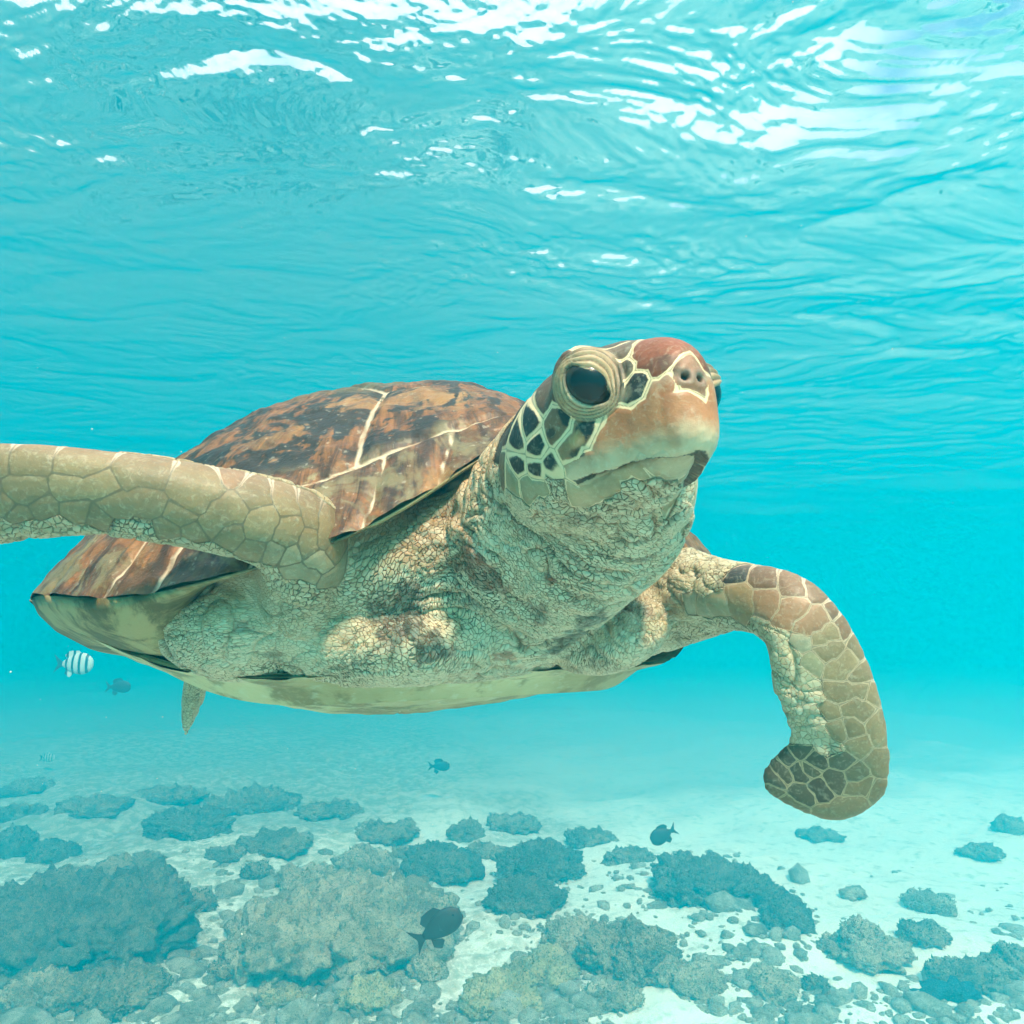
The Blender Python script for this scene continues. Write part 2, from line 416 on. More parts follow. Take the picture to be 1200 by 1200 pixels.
# refine: whole skin once, head, neck and flippers twice
def near_head(v): q = hl(v); return (q[:, 0] > -.14) & (np.abs(q[:, 1]) < .12) & (np.abs(q[:, 2]) < .16) & (q[:, 0] < .15)
def view_px(v):
    d = v @ FWD; return 600 + F0 * (v @ RGT) / d, 600 - F0 * (v @ UPV) / d
def visible_zone(v):                                          # skip skin that lies deep inside the shell
    q = v - CC; l = np.stack([q @ CF, q @ CL, q @ CU], -1)
    return (l[:, 0] > .24 * LC) | (np.abs(l[:, 1]) > .47 * WC)
def facing(v, t):                                             # skin turned away on the far side can stay coarser
    c = v[t].mean(1); n = unit(np.cross(v[t[:, 1]] - v[t[:, 0]], v[t[:, 2]] - v[t[:, 0]])); return c, (n * unit(c)).sum(1) < .15
cen, fc = facing(BV, BT)
BV, BT = refine(BV, BT, visible_zone(cen) & fc)
cen, fc = facing(BV, BT)
BV, BT = refine(BV, BT, fc & near_head(cen) | fc & (visible_zone(cen) & (cen @ FWD < .80) & (cen[:, 0] > -.6)))
BV = smooth(BV, BT, 2, .5, 0)
BN = normals(BV, BT)
NV = len(BV)
H = hl(BV)

def axis_param(C, v):
    """nearest point on a polyline: fraction along it and distance"""
    best = np.full(len(v), 1e9); par = np.zeros(len(v))
    for k in range(len(C) - 1):
        a, b = C[k], C[k + 1]; ab = b - a; t = np.clip(((v - a) @ ab) / (ab @ ab), 0, 1)
        d = np.linalg.norm(v - a - t[:, None] * ab, axis=1); m = d < best
        best[m] = d[m]; par[m] = (k + t[m]) / (len(C) - 1)
    return par, best
rp, rd = axis_param(RC[::2], BV); lp, ld = axis_param(LCN[::2], BV); npar, nd = axis_param(NECKC[::2], BV)
hmask = (H[:, 0] > -.13) & (np.abs(H[:, 1]) < .095) & (np.abs(H[:, 2]) < .10)
rmask = (rp < .80) & (rd < .11) & ~hmask; lmask = (lp > .10) & (ld < .11) & ~hmask & (BV[:, 0] > .1)

scol = np.zeros((NV, 3)); bcol = np.zeros((NV, 3)); edge = np.full(NV, .02); bw = np.full(NV, .0015)
small = np.ones(NV); disp = np.zeros(NV); gloss = np.zeros(NV)
def nz(s, o=0, k=3): return fbm(BV * s + o, k)

# ---- small-scaled skin colours: neck, throat, shoulders, chest
n1, n2, n3 = nz(9, 1), nz(28, 5), nz(70, 9)
cream = np.array((.68, .57, .38)); greenish = np.array((.70, .58, .42)); tan = np.array((.58, .33, .15)); rust = np.array((.24, .075, .03)); blackish = np.array((.025, .022, .018))
def mixc(a, b, t): return a + (np.asarray(b) - a) * np.asarray(t)[:, None]
up = BN @ CU
base = np.tile(cream, (NV, 1))
base = mixc(base, greenish, sm(.1, -.6, up + .3 * n1))
pxx, pyy = view_px(BV)
loc = np.stack([(BV - CC) @ CF, (BV - CC) @ CL, (BV - CC) @ CU], -1)
dors = sm(.02, .10, loc[:, 2] + .05 * n1) * (1 - hmask)             # dorsal side of neck root and shoulders is tan
base = mixc(base, tan, .8 * dors * sm(-.3, .4, up + .25 * n2 + .15))
crease = np.tile(np.array((.17, .115, .06)), (NV, 1))
def blot(pts, rad, colr, amt=1.0, ns=.5):
    """an irregular blotch around given skin points: natural marks and one painted shade"""
    global base
    for h in hits(pts):
        d = np.linalg.norm(BV - h, axis=1); m = d < rad * 2.2
        w = sm(1.1, .55, d[m] / rad + ns * (n2[m] + .7 * n3[m])) * amt
        base[m] = base[m] + (np.asarray(colr) - base[m]) * w[:, None]
blot([(560, 660), (575, 680), (548, 645)], .018, rust); blot([(632, 717)], .014, rust); blot([(645, 682)], .010, rust)
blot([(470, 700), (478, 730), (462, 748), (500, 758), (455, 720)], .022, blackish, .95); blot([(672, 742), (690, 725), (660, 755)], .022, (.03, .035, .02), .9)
blot([(742, 712), (760, 718), (785, 715), (800, 705)], .012, rust, .9); blot([(535, 660), (520, 640), (590, 770)], .012, rust, .8)
blot([(480, 580), (500, 605), (470, 620), (520, 590), (540, 610), (440, 640), (500, 640)], .030, (.38, .21, .09), .75)
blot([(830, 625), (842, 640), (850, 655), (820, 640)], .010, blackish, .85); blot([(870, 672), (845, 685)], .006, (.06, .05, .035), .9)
blot([(258, 660), (245, 650)], .02, blackish, .6); blot([(235, 690), (215, 705), (250, 700), (265, 680)], .028, (.50, .33, .16), .8)  # first patch paints the shaded pit between flipper and shoulder dark
blot([(600, 600), (570, 580), (585, 560), (560, 610)], .02, (.48, .36, .22), .6)

# stretched coordinates for the small scales: long across the neck, long along the folds of the shoulder
ax = unit(NECKC[0] - NECKC[-4])
SK = BV * 1.0; PN_, PS_ = P(660, 630, .74), P(298, 712, .80)
wn_ = (sm(.16, .10, nd) * (1 - sm(.93, 1.0, npar)))[:, None]
SK = SK + wn_ * 1.5 * ((BV - PN_) @ ax)[:, None] * ax
wsh = (sm(.20, .06, np.linalg.norm(BV - PS_, axis=1)))[:, None]
SK = SK + wsh * 1.5 * ((BV - PS_) @ UPV)[:, None] * UPV
warp = np.stack([fbm(BV * 11 + k * 7.7, 2) for k in range(3)], 1); SK = SK + .012 * warp
dens = np.full(NV, 185.0)

# folds of the neck skin
fold = np.stack([BV @ ax * 34, BV @ np.cross(ax, FWD) * 7, BV @ FWD * 7], 1) + 1.2 * np.stack([n1, n1 * .3, n1 * .3], 1)
fz = np.abs(pnoise(fold)); fz2 = np.abs(pnoise(fold * 2.1 + 5))
side = np.stack([pxx / 17 + pyy / 60, pyy / 120, 0 * pxx], 1)
wf = wn_[:, 0] * sm(.98, .9, npar) * (1 - sm(-.16, -.10, H[:, 0]) * sm(.02, -.02, np.abs(H[:, 2] + .02) - .06))
neckonly = wn_[:, 0] * (H[:, 2] < -.055) + wn_[:, 0] * (H[:, 0] < -.10) * (H[:, 2] >= -.055)
disp += neckonly * (-.0075 * (1 - sm(0, .22, fz)) - .0040 * (1 - sm(0, .22, fz2)) + .0025)
gf = np.stack([(BV @ CF) * 26, (BV @ CL) * 26, (BV @ CU) * 9], 1) + .8 * warp
chest = (1 - wn_[:, 0]) * (1 - hmask) * (1 - sm(.0, .01, .12 - np.minimum(rd, ld)) * 0)
disp += (1 - hmask) * chest * (-.0035 * (1 - sm(0, .25, np.abs(pnoise(gf)))))

# long fine wrinkles: around the neck, along the shoulder, fanning over the chest
def wrinkle(co, width): return np.exp(-(np.abs(pnoise(co)) / width) ** 2)
wob = 1.0 * np.stack([n1, .3 * n2, .3 * n1], 1)
k1 = np.stack([BV @ ax * 42, BV @ np.cross(ax, FWD) * 6, BV @ FWD * 6], 1) + wob
k2 = np.stack([BV @ UPV * 46, BV @ RGT * 9, BV @ FWD * 9], 1) + wob + 20
fan = BV - P(600, 560, .82); ang_ = np.arctan2(fan @ UPV, fan @ RGT); k3 = np.stack([ang_ * 7, np.linalg.norm(fan, axis=1) * 9, 0 * n1], 1) + .8 * wob + 40
wk = np.clip(wn_[:, 0], 0, 1); ws = np.clip(wsh[:, 0] * 1.2, 0, 1) * (1 - wk); wc = np.clip(1 - wk - ws, 0, 1)
W_ = wk * np.maximum(wrinkle(k1, .055), .8 * wrinkle(k1 * 2.1 + 7, .06)) + ws * np.maximum(wrinkle(k2, .06), .8 * wrinkle(k2 * 2 + 9, .06)) + wc * np.maximum(wrinkle(k3, .06), .8 * wrinkle(k3 * 2.2 + 3, .06))
W_ = W_ * sm(-.45, .25, n1 + .5 * n2 + .35) * (loc[:, 0] > .2 * LC)
base = mixc(base, (.13, .08, .04), .85 * W_)
base = mixc(base, (.30, .19, .10), .55 * sm(.15, .6, n2 + .6 * n3) * sm(-.2, .4, n1))
disp -= .0022 * W_ * (small > .5)

# ---- scale fields
def scales(mask, seeds, default_bw=.0013, hgt=.0005, reach=None):
    """seeds: list of (points, fill colour, border colour, border half-width, dark fringe); fills scol/bcol/edge for masked skin.
    A seed with fill None is plain skin: it only ends the scales around it."""
    pts, ids = [], []
    for k, s in enumerate(seeds):
        for p in s[0]: pts.append(p); ids.append(k)
    pts = np.array(pts); ids = np.array(ids); idx = np.nonzero(mask)[0]
    v = BV[idx] + .0020 * warp[idx] + .0004 * np.stack([n3[idx], n2[idx], -n3[idx]], 1)
    D = np.empty((len(idx), len(seeds)), np.float32)
    for k in range(len(seeds)):
        pk = pts[ids == k]
        if not len(pk): D[:, k] = 9; continue
        D[:, k] = np.min([np.linalg.norm(v - p, axis=1) for p in pk], 0)
    o = np.argmin(D, 1); d1 = D[np.arange(len(o)), o]; D[np.arange(len(o)), o] = 9; o2 = np.argmin(D, 1); d2 = D[np.arange(len(o)), o2]
    e = (d2 - d1) * .55
    plain = np.array([s[1] is None for s in seeds])
    far = (d1 > reach) if reach else np.zeros(len(o), bool)
    isp = plain[o] | far
    fc = np.array([s[1] if s[1] is not None else (0, 0, 0) for s in seeds]); bc = np.array([s[2] for s in seeds]); wv = np.array([s[3] for s in seeds])
    ok = ~isp; gi = idx[ok]
    scol[gi] = fc[o[ok]]; bcol[gi] = bc[o[ok]]; edge[gi] = e[ok]; bw[gi] = wv[o[ok]]; small[gi] = 0
    disp[gi] = hgt * (sm(0, .005, e[ok]) - .6)
    if reach:
        q = sm(reach * .8, reach, d1[ok]); small[gi] = q
    return idx, o, e, D

# head
CR = (.72, .58, .38)
def hp(*c): return hits([hcrop(*p) for p in c])
K = (.010, .009, .009); BR = (.20, .095, .05); TN = (.42, .24, .12); GB = (.16, .13, .085)
BK = (.50, .22, .10)
hseeds = [
    (hp((185, 455)), K, CR, .0030, 0), (hp((272, 418)), K, CR, .0030, 0), (hp((224, 500)), K, CR, .0030, 0), (hp((296, 516)), K, CR, .0030, 0),
    (hp((220, 572)), K, CR, .0030, 0), (hp((300, 598), (345, 590)), K, CR, .0034, 0), (hp((148, 490), (146, 530)), (.05, .045, .035), CR, .0024, 0),
    (hp((158, 596)), GB, CR, .0024, 0), (hp((375, 400), (372, 440)), (.22, .11, .05), CR, .0026, 0), (hp((250, 335), (222, 378)), GB, CR, .0022, 0),
    (hp((330, 325), (362, 290)), (.13, .07, .04), CR, .0024, 0), (hp((325, 240), (365, 205)), (.12, .085, .05), CR, .0020, 0),
    (hp((430, 525), (490, 455)), (.34, .20, .10), CR, .0030, 0), (hp((265, 685), (320, 680)), (.33, .31, .20), CR, .0014, 0), (hp((200, 650)), (.33, .31, .20), CR, .0014, 0),
    (hp((690, 255), (690, 285)), (.03, .028, .025), CR, .0020, 0), (hp((640, 205)), (.20, .15, .09), CR, .0018, 0),
    (hp((545, 112), (580, 120)), (.09, .07, .05), CR, .0016, 0), (hp((620, 130), (640, 140)), (.16, .11, .07), CR, .0016, 0),
    (hp((760, 160), (700, 150), (805, 175), (690, 125), (735, 122), (720, 180), (770, 195), (800, 150)), (.30, .080, .030), CR, .0014, 0),
    (hp((868, 205), (885, 220), (900, 250), (870, 250)), (.34, .17, .10), CR, .0007, 0),
    (hp((560, 490), (640, 430), (720, 370), (760, 300), (820, 265), (880, 330), (900, 420), (800, 440), (700, 480), (600, 555), (520, 585), (470, 618), (830, 340), (840, 500), (750, 520), (660, 540)), BK, CR, .0022, 0),
    (hp((480, 722), (520, 705), (560, 692), (600, 675), (640, 655), (690, 630), (440, 705)), (.48, .38, .24), (.70, .58, .42), .0012, 0),
    (hp((800, 600), (880, 580), (930, 570), (740, 605), (850, 625), (780, 560), (720, 580)), (.52, .43, .30), (.70, .58, .42), .0012, 0),
    (hp((905, 690), (890, 720)), None, (.60, .55, .40), .0014, 0),
    (hp((90, 470), (85, 560), (105, 640), (150, 700), (230, 745), (330, 745), (400, 775), (430, 790), (470, 790), (510, 772), (550, 758), (600, 738), (650, 718), (700, 690), (750, 680), (800, 680), (850, 680), (900, 660), (930, 640), (860, 740), (380, 690), (360, 720)), None, CR, .0014, 0)]
UPPER, LOWER = 21, (22, 23, 24, 25)
def mirror(p): q = hl(p); return hw(q * np.array((1, -1, 1)))
hseeds = [(list(s[0]) + [mirror(p) for p in s[0] if abs(hl(p)[1]) > .012], *s[1:]) for s in hseeds]
# crown and nape scales that the photograph does not show, and a middle seam on the forehead
for x, y in ((.0, 0), (-.045, .022), (-.045, -.022), (-.09, 0), (-.10, .04), (-.10, -.04)):
    hseeds.append(([hw((x, y, .06))], (.19, .10, .055), CR, .0018, 0))
hseeds[25][0].extend([hw((-.16, y, z)) for y in (-.07, 0, .07) for z in (-.03, .02, .06)])
# gape line as a height over the head's length
mpts = np.array([hl(h) for h in hp((445, 648), (540, 612), (680, 566), (800, 546), (880, 531), (930, 518))])
mpts = mpts[np.argsort(mpts[:, 0])]
def gape(x): return np.interp(x, mpts[:, 0], mpts[:, 2])
gz = H[:, 2] - gape(H[:, 0]) + .0012 * n3
idx, o, e, D = scales(hmask, hseeds, hgt=.0010)
# the beak ends at the gape: above it upper sheath, below it jaw scales
bk = hmask & (H[:, 0] > mpts[0, 0])
lowm = np.isin(o, LOWER); ii = idx
fixU = ii[bk[ii] & (gz[ii] < 0) & (o == UPPER)]; fixL = ii[bk[ii] & (gz[ii] > 0) & (gz[ii] < .04) & lowm & (H[ii, 0] > mpts[0, 0] + .012)]
scol[fixU] = (.50, .42, .29); small[fixU] = 0; scol[fixL] = BK; small[fixL] = 0; bcol[fixL] = CR; bw[fixL] = .0022
for q in (fixU, fixL): edge[q] = .02; disp[q] = 0
ub = np.zeros(NV, bool); ub[ii[o == UPPER]] = True; ub[fixL] = True; ub[fixU] = False
# horn colouring of the upper sheath: pale rim along the gape, brown-rose above with faint vertical streaks
st = pnoise(np.stack([H[:, 0] * 130, H[:, 1] * 130, H[:, 2] * 14], 1)); hz = np.clip(gz / .055, 0, 1)
c = mixc(np.tile((.68, .56, .40), (NV, 1)), (.50, .22, .10), sm(.001, .020, gz + .006 * n2 + .003 * st)); c = mixc(c, (.34, .13, .055), .7 * sm(-.2, .5, n2 + .5 * st) * sm(.012, .03, gz))
c = mixc(c, (.50, .40, .31), .7 * sm(.7, 1.0, hz)); scol[ub] = c[ub]
gm = bk & (H[:, 0] > mpts[0, 0] - .002)
fade = sm(mpts[0, 0] - .004, mpts[0, 0] + .03, H[:, 0])
disp += np.where(gm & (gz > 0), .0030 * fade * sm(.03, .0, gz), 0) - np.where(gm & (gz <= 0), (.0055 * sm(-.022, 0, gz) + .004 * np.exp(-(gz / .0022) ** 2)) * fade, 0)
edge[gm & ub & (gz < .014)] = .02; edge[gm & ~ub & (gz > -.007) & (gz < .002)] = .02
lip = gm & (np.abs(gz + .0010) < .0016); scol[lip] = (.10, .075, .05); edge[lip] = .02
# dark corners and mottling inside the brown scales
def hblot(cs, rad, colr, amt=1.0):
    for p in cs:
        h = hit(*hcrop(*p))
        if h is None: continue
        for c0 in (h, mirror(h)):
            d = np.linalg.norm(BV - c0, axis=1); w = sm(1.1, .6, d / rad + .5 * n3) * amt * hmask * (small < .5)
            scol[:] = mixc(scol, colr, w)
hblot([(410, 380), (420, 405)], .0075, K, .95); hblot([(505, 435), (480, 450)], .0085, K, .95); hblot([(440, 545), (470, 530)], .005, K, .8); hblot([(360, 280), (380, 290)], .006, K, .8)
hblot([(355, 460)], .005, K, .7); hblot([(440, 490), (460, 480)], .006, (.50, .33, .15), .7); hblot([(640, 205)], .006, (.05, .04, .03), .8); hblot([(700, 250)], .008, K, .9)
hblot([(790, 190), (820, 185)], .010, (.10, .045, .025), .5); hblot([(620, 320), (640, 300)], .006, (.30, .26, .18), .5)
# eyes
E0 = hit(*hcrop(497, 262)); EN = unit(hl(E0) * 0 + 0)
def mesh_normal(p): return BN[np.argmin(((BV - p) ** 2).sum(1))]
near = np.linalg.norm(BV - E0, axis=1) < .016; EN = unit(BN[near].mean(0))
EA = unit(hit(*hcrop(560, 312)) - hit(*hcrop(440, 222))); EA = unit(EA - EN * (EA @ EN)); EB = np.cross(EN, EA); EB = EB * np.sign(EB @ (.6 * RGT + .8 * UPV))
eyes = [(E0, EN, EA, EB)]
mv = lambda v: (lambda q: q[0] * HF - q[1] * HL + q[2] * HU)((v @ HF, v @ HL, v @ HU))
eyes.append((mirror(E0), mv(EN), mv(EA), mv(EB)))
for (c0, n0, a0, b0) in eyes:
    q = BV - c0; m = (np.linalg.norm(q, axis=1) < .040) & hmask; gi = np.nonzero(m)[0]; q = q[m]
    u, w_, hgt = q @ a0, q @ b0, q @ n0; l = np.hypot(u, w_) + 1e-6
    rho = .75 * np.hypot(u / .0190, (w_ + .001) / .0135) + .25 * ((u / .0190) ** 2 + np.abs(w_ + .001) / .0135); rho = np.maximum(rho, 1 + (w_ - .0058 + 7 * u * u) / .008); le = l / rho; lo = .0275
    s = (l - le) / (lo - le) + .05 * n2[gi]
    inn = rho < 1
    dd = np.where(inn, -.010 * sm(1.04, .80, rho), 0)
    lid = np.clip(s, 0, 1)
    ridge = .0008 * np.cos(lid * 2 * np.pi * 4.6 + 2.0 * n2[gi] + 1.2 * n1[gi])
    ld_ = .0012 * sm(0, .10, lid) * sm(1.05, .35, lid) + ridge * sm(0, .1, lid) * sm(1, .85, lid) - .0008 * np.exp(-((s - 1.0) / .10) ** 2)
    dd = np.where(inn, dd, ld_)
    w = sm(1.12, 1.0, s); disp[gi] = disp[gi] * (1 - w) + dd * np.where(s < 1.2, 1, 0)
    line = sm(.35, .9, -np.cos(lid * 2 * np.pi * 4.6 + 2.0 * n2[gi] + 1.2 * n1[gi]))
    c = mixc(np.tile((.50, .36, .22), (len(gi), 1)), (.15, .09, .045), .8 * line); c = mixc(c, (.13, .09, .055), .75 * sm(.35, 1.0, lid + .45 * n2[gi]) * sm(-.012, .012, w_))
    c = mixc(c, (.60, .52, .40), .7 * sm(.14, .02, lid) * (1 - line)); c = mixc(c, (.03, .028, .025), sm(1.06, .98, rho))
    k = s < 1.05; bl = sm(1.05, .72, s + .2 * n2[gi])[:, None]
    scol[gi[k]] = (scol[gi] * (1 - bl) + c * bl)[k]; small[gi[k]] = 0
    edge[gi[s < .86]] = .02
# nostrils
for p in ((876, 236), (934, 244)):
    h = hit(*hcrop(*p))
    if h is None: continue
    d = np.linalg.norm(BV - h, axis=1)
    scol[:] = mixc(scol, (.30, .22, .19), .6 * sm(.0075, .004, d) * hmask); scol[:] = mixc(scol, (.02, .018, .018), sm(.0034, .0022, d) * hmask)
    edge[d < .0075] = .02; disp += -.005 * sm(.0038, .0018, d) + .0005 * sm(.0095, .006, d) * sm(.003, .0055, d)
disp[hmask & (H[:, 0] > .07)] *= 1

# flippers: big plates along the leading edge, smaller ones towards the trailing edge
PALE, DKL = (.48, .39, .27), (.10, .085, .05)
OL = np.array((.37, .28, .15)); OR = np.array((.42, .24, .13)); GR = np.array((.45, .38, .24))
def cell(f, pts, colr, bc, w=.0012):
    colr = np.asarray(colr) * random.uniform(.88, 1.12)
    return (hits([f(*p) for p in pts]), tuple(colr), bc, w * .75, 0)
RB = (.18, .14, .08)
rs = [cell(rcrop, [(-60, 350), (0, 345)], OL, RB), cell(rcrop, [(70, 340), (120, 345)], OL, RB), cell(rcrop, [(245, 350), (300, 350)], OL, RB), cell(rcrop, [(440, 375), (510, 385)], OL, RB),
      cell(rcrop, [(620, 420), (690, 420), (640, 480), (700, 390)], OL, RB), cell(rcrop, [(770, 395)], OR, RB), cell(rcrop, [(860, 430), (850, 460)], OL, RB), cell(rcrop, [(960, 470), (975, 500)], OL, RB), cell(rcrop, [(1035, 510), (1045, 545)], OL, RB),
      cell(rcrop, [(1090, 560), (1085, 600)], OL, RB), cell(rcrop, [(1130, 610), (1120, 650)], OL, RB), cell(rcrop, [(110, 450), (60, 455)], OL, RB), cell(rcrop, [(-40, 450)], OL, RB), cell(rcrop, [(230, 445), (340, 425)], OL, RB), cell(rcrop, [(380, 490), (490, 480)], OL, RB),
      cell(rcrop, [(610, 525)], OL, RB), cell(rcrop, [(740, 520), (780, 500), (700, 560)], OL, RB), cell(rcrop, [(880, 545), (870, 580)], OL, RB), cell(rcrop, [(960, 600), (985, 560)], OL, RB), cell(rcrop, [(1030, 640), (1040, 600)], OL, RB),
      cell(rcrop, [(1090, 690), (1060, 680)], GR, RB), cell(rcrop, [(1135, 720), (1100, 740)], GR, RB), cell(rcrop, [(980, 660)], GR, RB), cell(rcrop, [(1000, 720), (1040, 730)], GR, RB),
      cell(rcrop, [(60, 520)], OL * .9, RB), cell(rcrop, [(150, 500)], OL * .9, RB), cell(rcrop, [(20, 490)], OL * .9, RB), cell(rcrop, [(250, 510)], OL * .9, RB), cell(rcrop, [(330, 540)], OL * .9, RB), cell(rcrop, [(560, 580)], OL * .8, RB), cell(rcrop, [(650, 580)], OL * .85, RB), cell(rcrop, [(770, 600)], OL * .9, RB), cell(rcrop, [(850, 640)], OL * .9, RB), cell(rcrop, [(920, 650)], GR, RB)]
rs = [s for s in rs if len(s[0])]
rs.append((hits([(415, 690), (432, 700), (422, 672), (440, 682), (402, 722), (422, 722)]) + hits([rcrop(*p) for p in ((0, 570), (100, 570), (200, 560), (290, 580), (400, 570), (480, 580), (600, 620), (700, 640), (800, 690), (900, 720), (950, 790), (1080, 800), (1010, 765), (950, 860), (1000, 930), (1100, 900))]), None, RB, .001, 0))
idx, o, e, D = scales(rmask, rs, hgt=.0005, reach=.032)
ls = [cell(lcrop, [p] if not isinstance(p[0], tuple) else list(p), c, b) for p, c, b in [
    ((552, 278), (.045, .04, .035), PALE), (((630, 285), (655, 300)), OR * .55, PALE), (((735, 300), (755, 330)), OR * .6, PALE), (((830, 345), (825, 330)), OR * .55, PALE), ((888, 405), OR * .5, PALE), (((925, 445), (940, 480)), OR * .7, PALE),
    (((985, 545), (965, 510)), OL * .8, PALE), (((1015, 610), (985, 640)), OL * .9, PALE), (((1030, 700), (1045, 680)), OL, PALE), ((475, 385), (.44, .36, .22), PALE), (((565, 385), (560, 350)), (.42, .28, .14), PALE), (((655, 395), (650, 360)), OR, PALE), (((745, 410), (760, 380), (720, 440)), OR, PALE),
    (((825, 450), (845, 420), (790, 465)), OR * .9, PALE), (((880, 490), (850, 510)), OL * 1.05, PALE), (((860, 550), (890, 540)), OL * 1.05, PALE), (((905, 615), (940, 590)), OL * 1.05, PALE), (((940, 700), (900, 690), (990, 685)), OL * 1.05, PALE), (((1000, 760), (960, 740)), OL, PALE),
    (((1040, 800), (1060, 850)), OL, PALE), ((960, 820), OL, PALE), ((980, 880), OL, PALE), (((1050, 930), (1065, 960)), OL, PALE), ((780, 520), (.42, .40, .27), PALE), ((820, 590), (.38, .36, .22), PALE), ((870, 760), OL, PALE), ((900, 830), OL, PALE),
    ((420, 395), (.46, .42, .28), PALE), ((395, 385), (.46, .44, .32), PALE),
    ((720, 935), (.10, .09, .06), GR), (((765, 975), (775, 990)), (.09, .08, .05), GR), (((700, 960), (720, 990)), (.13, .11, .07), GR), (((690, 1010), (660, 990)), (.12, .10, .065), GR), ((770, 900), (.10, .095, .055), GR), ((825, 940), (.09, .085, .05), GR), (((890, 1000), (895, 1020)), (.13, .105, .06), GR), (((850, 1050), (830, 1030)), (.09, .075, .045), GR),
    (((790, 1060), (770, 1040)), (.11, .095, .055), GR), ((910, 940), (.14, .13, .08), GR), ((965, 985), (.19, .165, .095), GR), ((800, 970), (.12, .105, .06), GR), (((720, 1080), (760, 1100)), OL * .7, GR), (((910, 1100), (960, 1080), (860, 1115)), OL * .9, GR), (((1000, 1030), (960, 1040)), OL * .8, GR), ((680, 1045), OL * .6, GR), ((1040, 1040), OL * .9, GR)]]
ls = [s for s in ls if len(s[0])]
ls.append((hits([lcrop(*p) for p in ((340, 380), (430, 445), (520, 455), (640, 470), (700, 500), (740, 560), (780, 640), (820, 700), (830, 780), (850, 850), (700, 700), (720, 800), (760, 860), (870, 890), (450, 320), (500, 260), (380, 300))]), None, PALE, .001, 0))
idx, o, e, D = scales(lmask, ls, hgt=.0005, reach=.034)
for msk in (rmask, lmask):                                         # the leading edge is browner and its seams paler
    m = msk & (small < .9); lead = (sm(.2, .9, up) if msk is rmask else sm(.25, .95, BN @ unit(UPV + .8 * RGT)))[m]
    scol[m] = mixc(scol[m], (.45, .28, .18), .55 * lead); bcol[m] = mixc(bcol[m], (.70, .56, .46), lead); bw[m] *= 1 + 1.0 * lead
# small-scaled flipper skin
m = (rmask | lmask)
base[m] = mixc(base[m], (.33, .30, .18), .55 * sm(.12, .05, np.minimum(rd, ld))[m])
BV = BV + BN * disp[:, None]
body = tmesh('body', BV, BT, None, turtle)
wb = np.array((1.10, .96, .86)); scol *= wb; scol[rmask | lmask] *= .66; scol[hmask] *= .84; bcol[rmask | lmask] *= .85; base *= .90; bcol *= wb; base *= wb
for nm, a in (('scol', scol), ('bcol', bcol), ('skin', base), ('crease', crease), ('edge', edge), ('bw', bw), ('small', small), ('sk', SK * dens[:, None])): attr(body, nm, a)
def skin_mat():
    g = NT('turtle_skin', True); ob = g.obj()
    sk = g.at('sk', True); sml = g.at('small')
    vo = g.n('TexVoronoi', feature='DISTANCE_TO_EDGE'); vo.inputs['Scale'].default_value = 1; vo.inputs['Randomness'].default_value = .95; g.set(vo.inputs['Vector'], sk)
    vc = g.n('TexVoronoi', feature='F1'); vc.inputs['Scale'].default_value = 1; vc.inputs['Randomness'].default_value = .95; g.set(vc.inputs['Vector'], sk)
    ve = vo.outputs['Distance']
    n1 = g.noise(90, 4, .6, ob); n2 = g.noise(420, 3, .6, ob); n0 = g.noise(14, 3, .6, ob)
    lw = g.math('MULTIPLY_ADD', g.ss(n0, .35, .7), .055, .02)
    em = g.ss(ve, g.math('MULTIPLY', lw, .3), g.math('MULTIPLY_ADD', lw, 1.0, .03))
    em0 = em; em = g.math('SUBTRACT', 1, g.math('MULTIPLY', g.math('SUBTRACT', 1, em0), g.math('MULTIPLY_ADD', g.ss(g.noise(22, 3, .6, ob), .35, .65), .65, .35)))
    rnd = g.n('SeparateColor'); g.set(rnd.inputs[0], vc.outputs['Color'])
    skc = g.mix(g.math('MULTIPLY', rnd.outputs[0], .35), g.at('skin', True), (.70, .66, .50))
    skc = g.mix(g.math('MULTIPLY', rnd.outputs[1], .25), skc, (.25, .20, .11))
    skc = g.mix(em, g.at('crease', True), skc)
    ed = g.at('edge'); b = g.at('bw')
    sc = g.mix(g.math('MULTIPLY', g.ss(n1, .4, .7), .5), g.at('scol', True), g.mix(.5, g.at('scol', True), (.05, .04, .025)))
    str_ = g.noise(260, 5, .7, ob, 1.5)
    sc = g.mix(g.math('MULTIPLY', g.ss(str_, .52, .66), .35), sc, g.mix(.6, sc, (.60, .52, .36)))
    sc = g.mix(g.math('MULTIPLY', g.ss(g.noise(38, 5, .7, ob, .8), .5, .68), .45), sc, g.mix(.55, sc, (.10, .075, .035)))
    jag = g.math('MULTIPLY_ADD', g.math('SUBTRACT', n2, .5), .0022, ed)
    bm = g.ss(jag, g.math('MULTIPLY', b, .75), g.math('MULTIPLY', b, 1.25))
    big = g.mix(bm, g.at('bcol', True), sc)
    hair = g.math('SUBTRACT', 1, g.ss(ed, .0002, .0007))
    big = g.mix(g.math('MULTIPLY', hair, .6), big, (.12, .09, .05))
    col = g.mix(g.ss(sml, .35, .65), big, skc)
    col = g.mix(g.math('MULTIPLY', g.ss(n2, .55, .75), .12), col, (.85, .8, .65))
    h = g.math('MULTIPLY', em, g.math('MULTIPLY', g.ss(sml, .3, .7), .00072))
    h = g.math('ADD', h, g.math('MULTIPLY', n1, .0003))
    dp = g.n('Displacement'); g.set(dp.inputs['Height'], h); dp.inputs['Midlevel'].default_value = 0; dp.inputs['Scale'].default_value = 1
    g.t.links.new(dp.outputs[0], g.out.inputs['Displacement'])
    g.bsdf(col, g.math('MULTIPLY_ADD', n1, .25, .38), g.bump(n2, .3, .0006), .45)
    return g.m
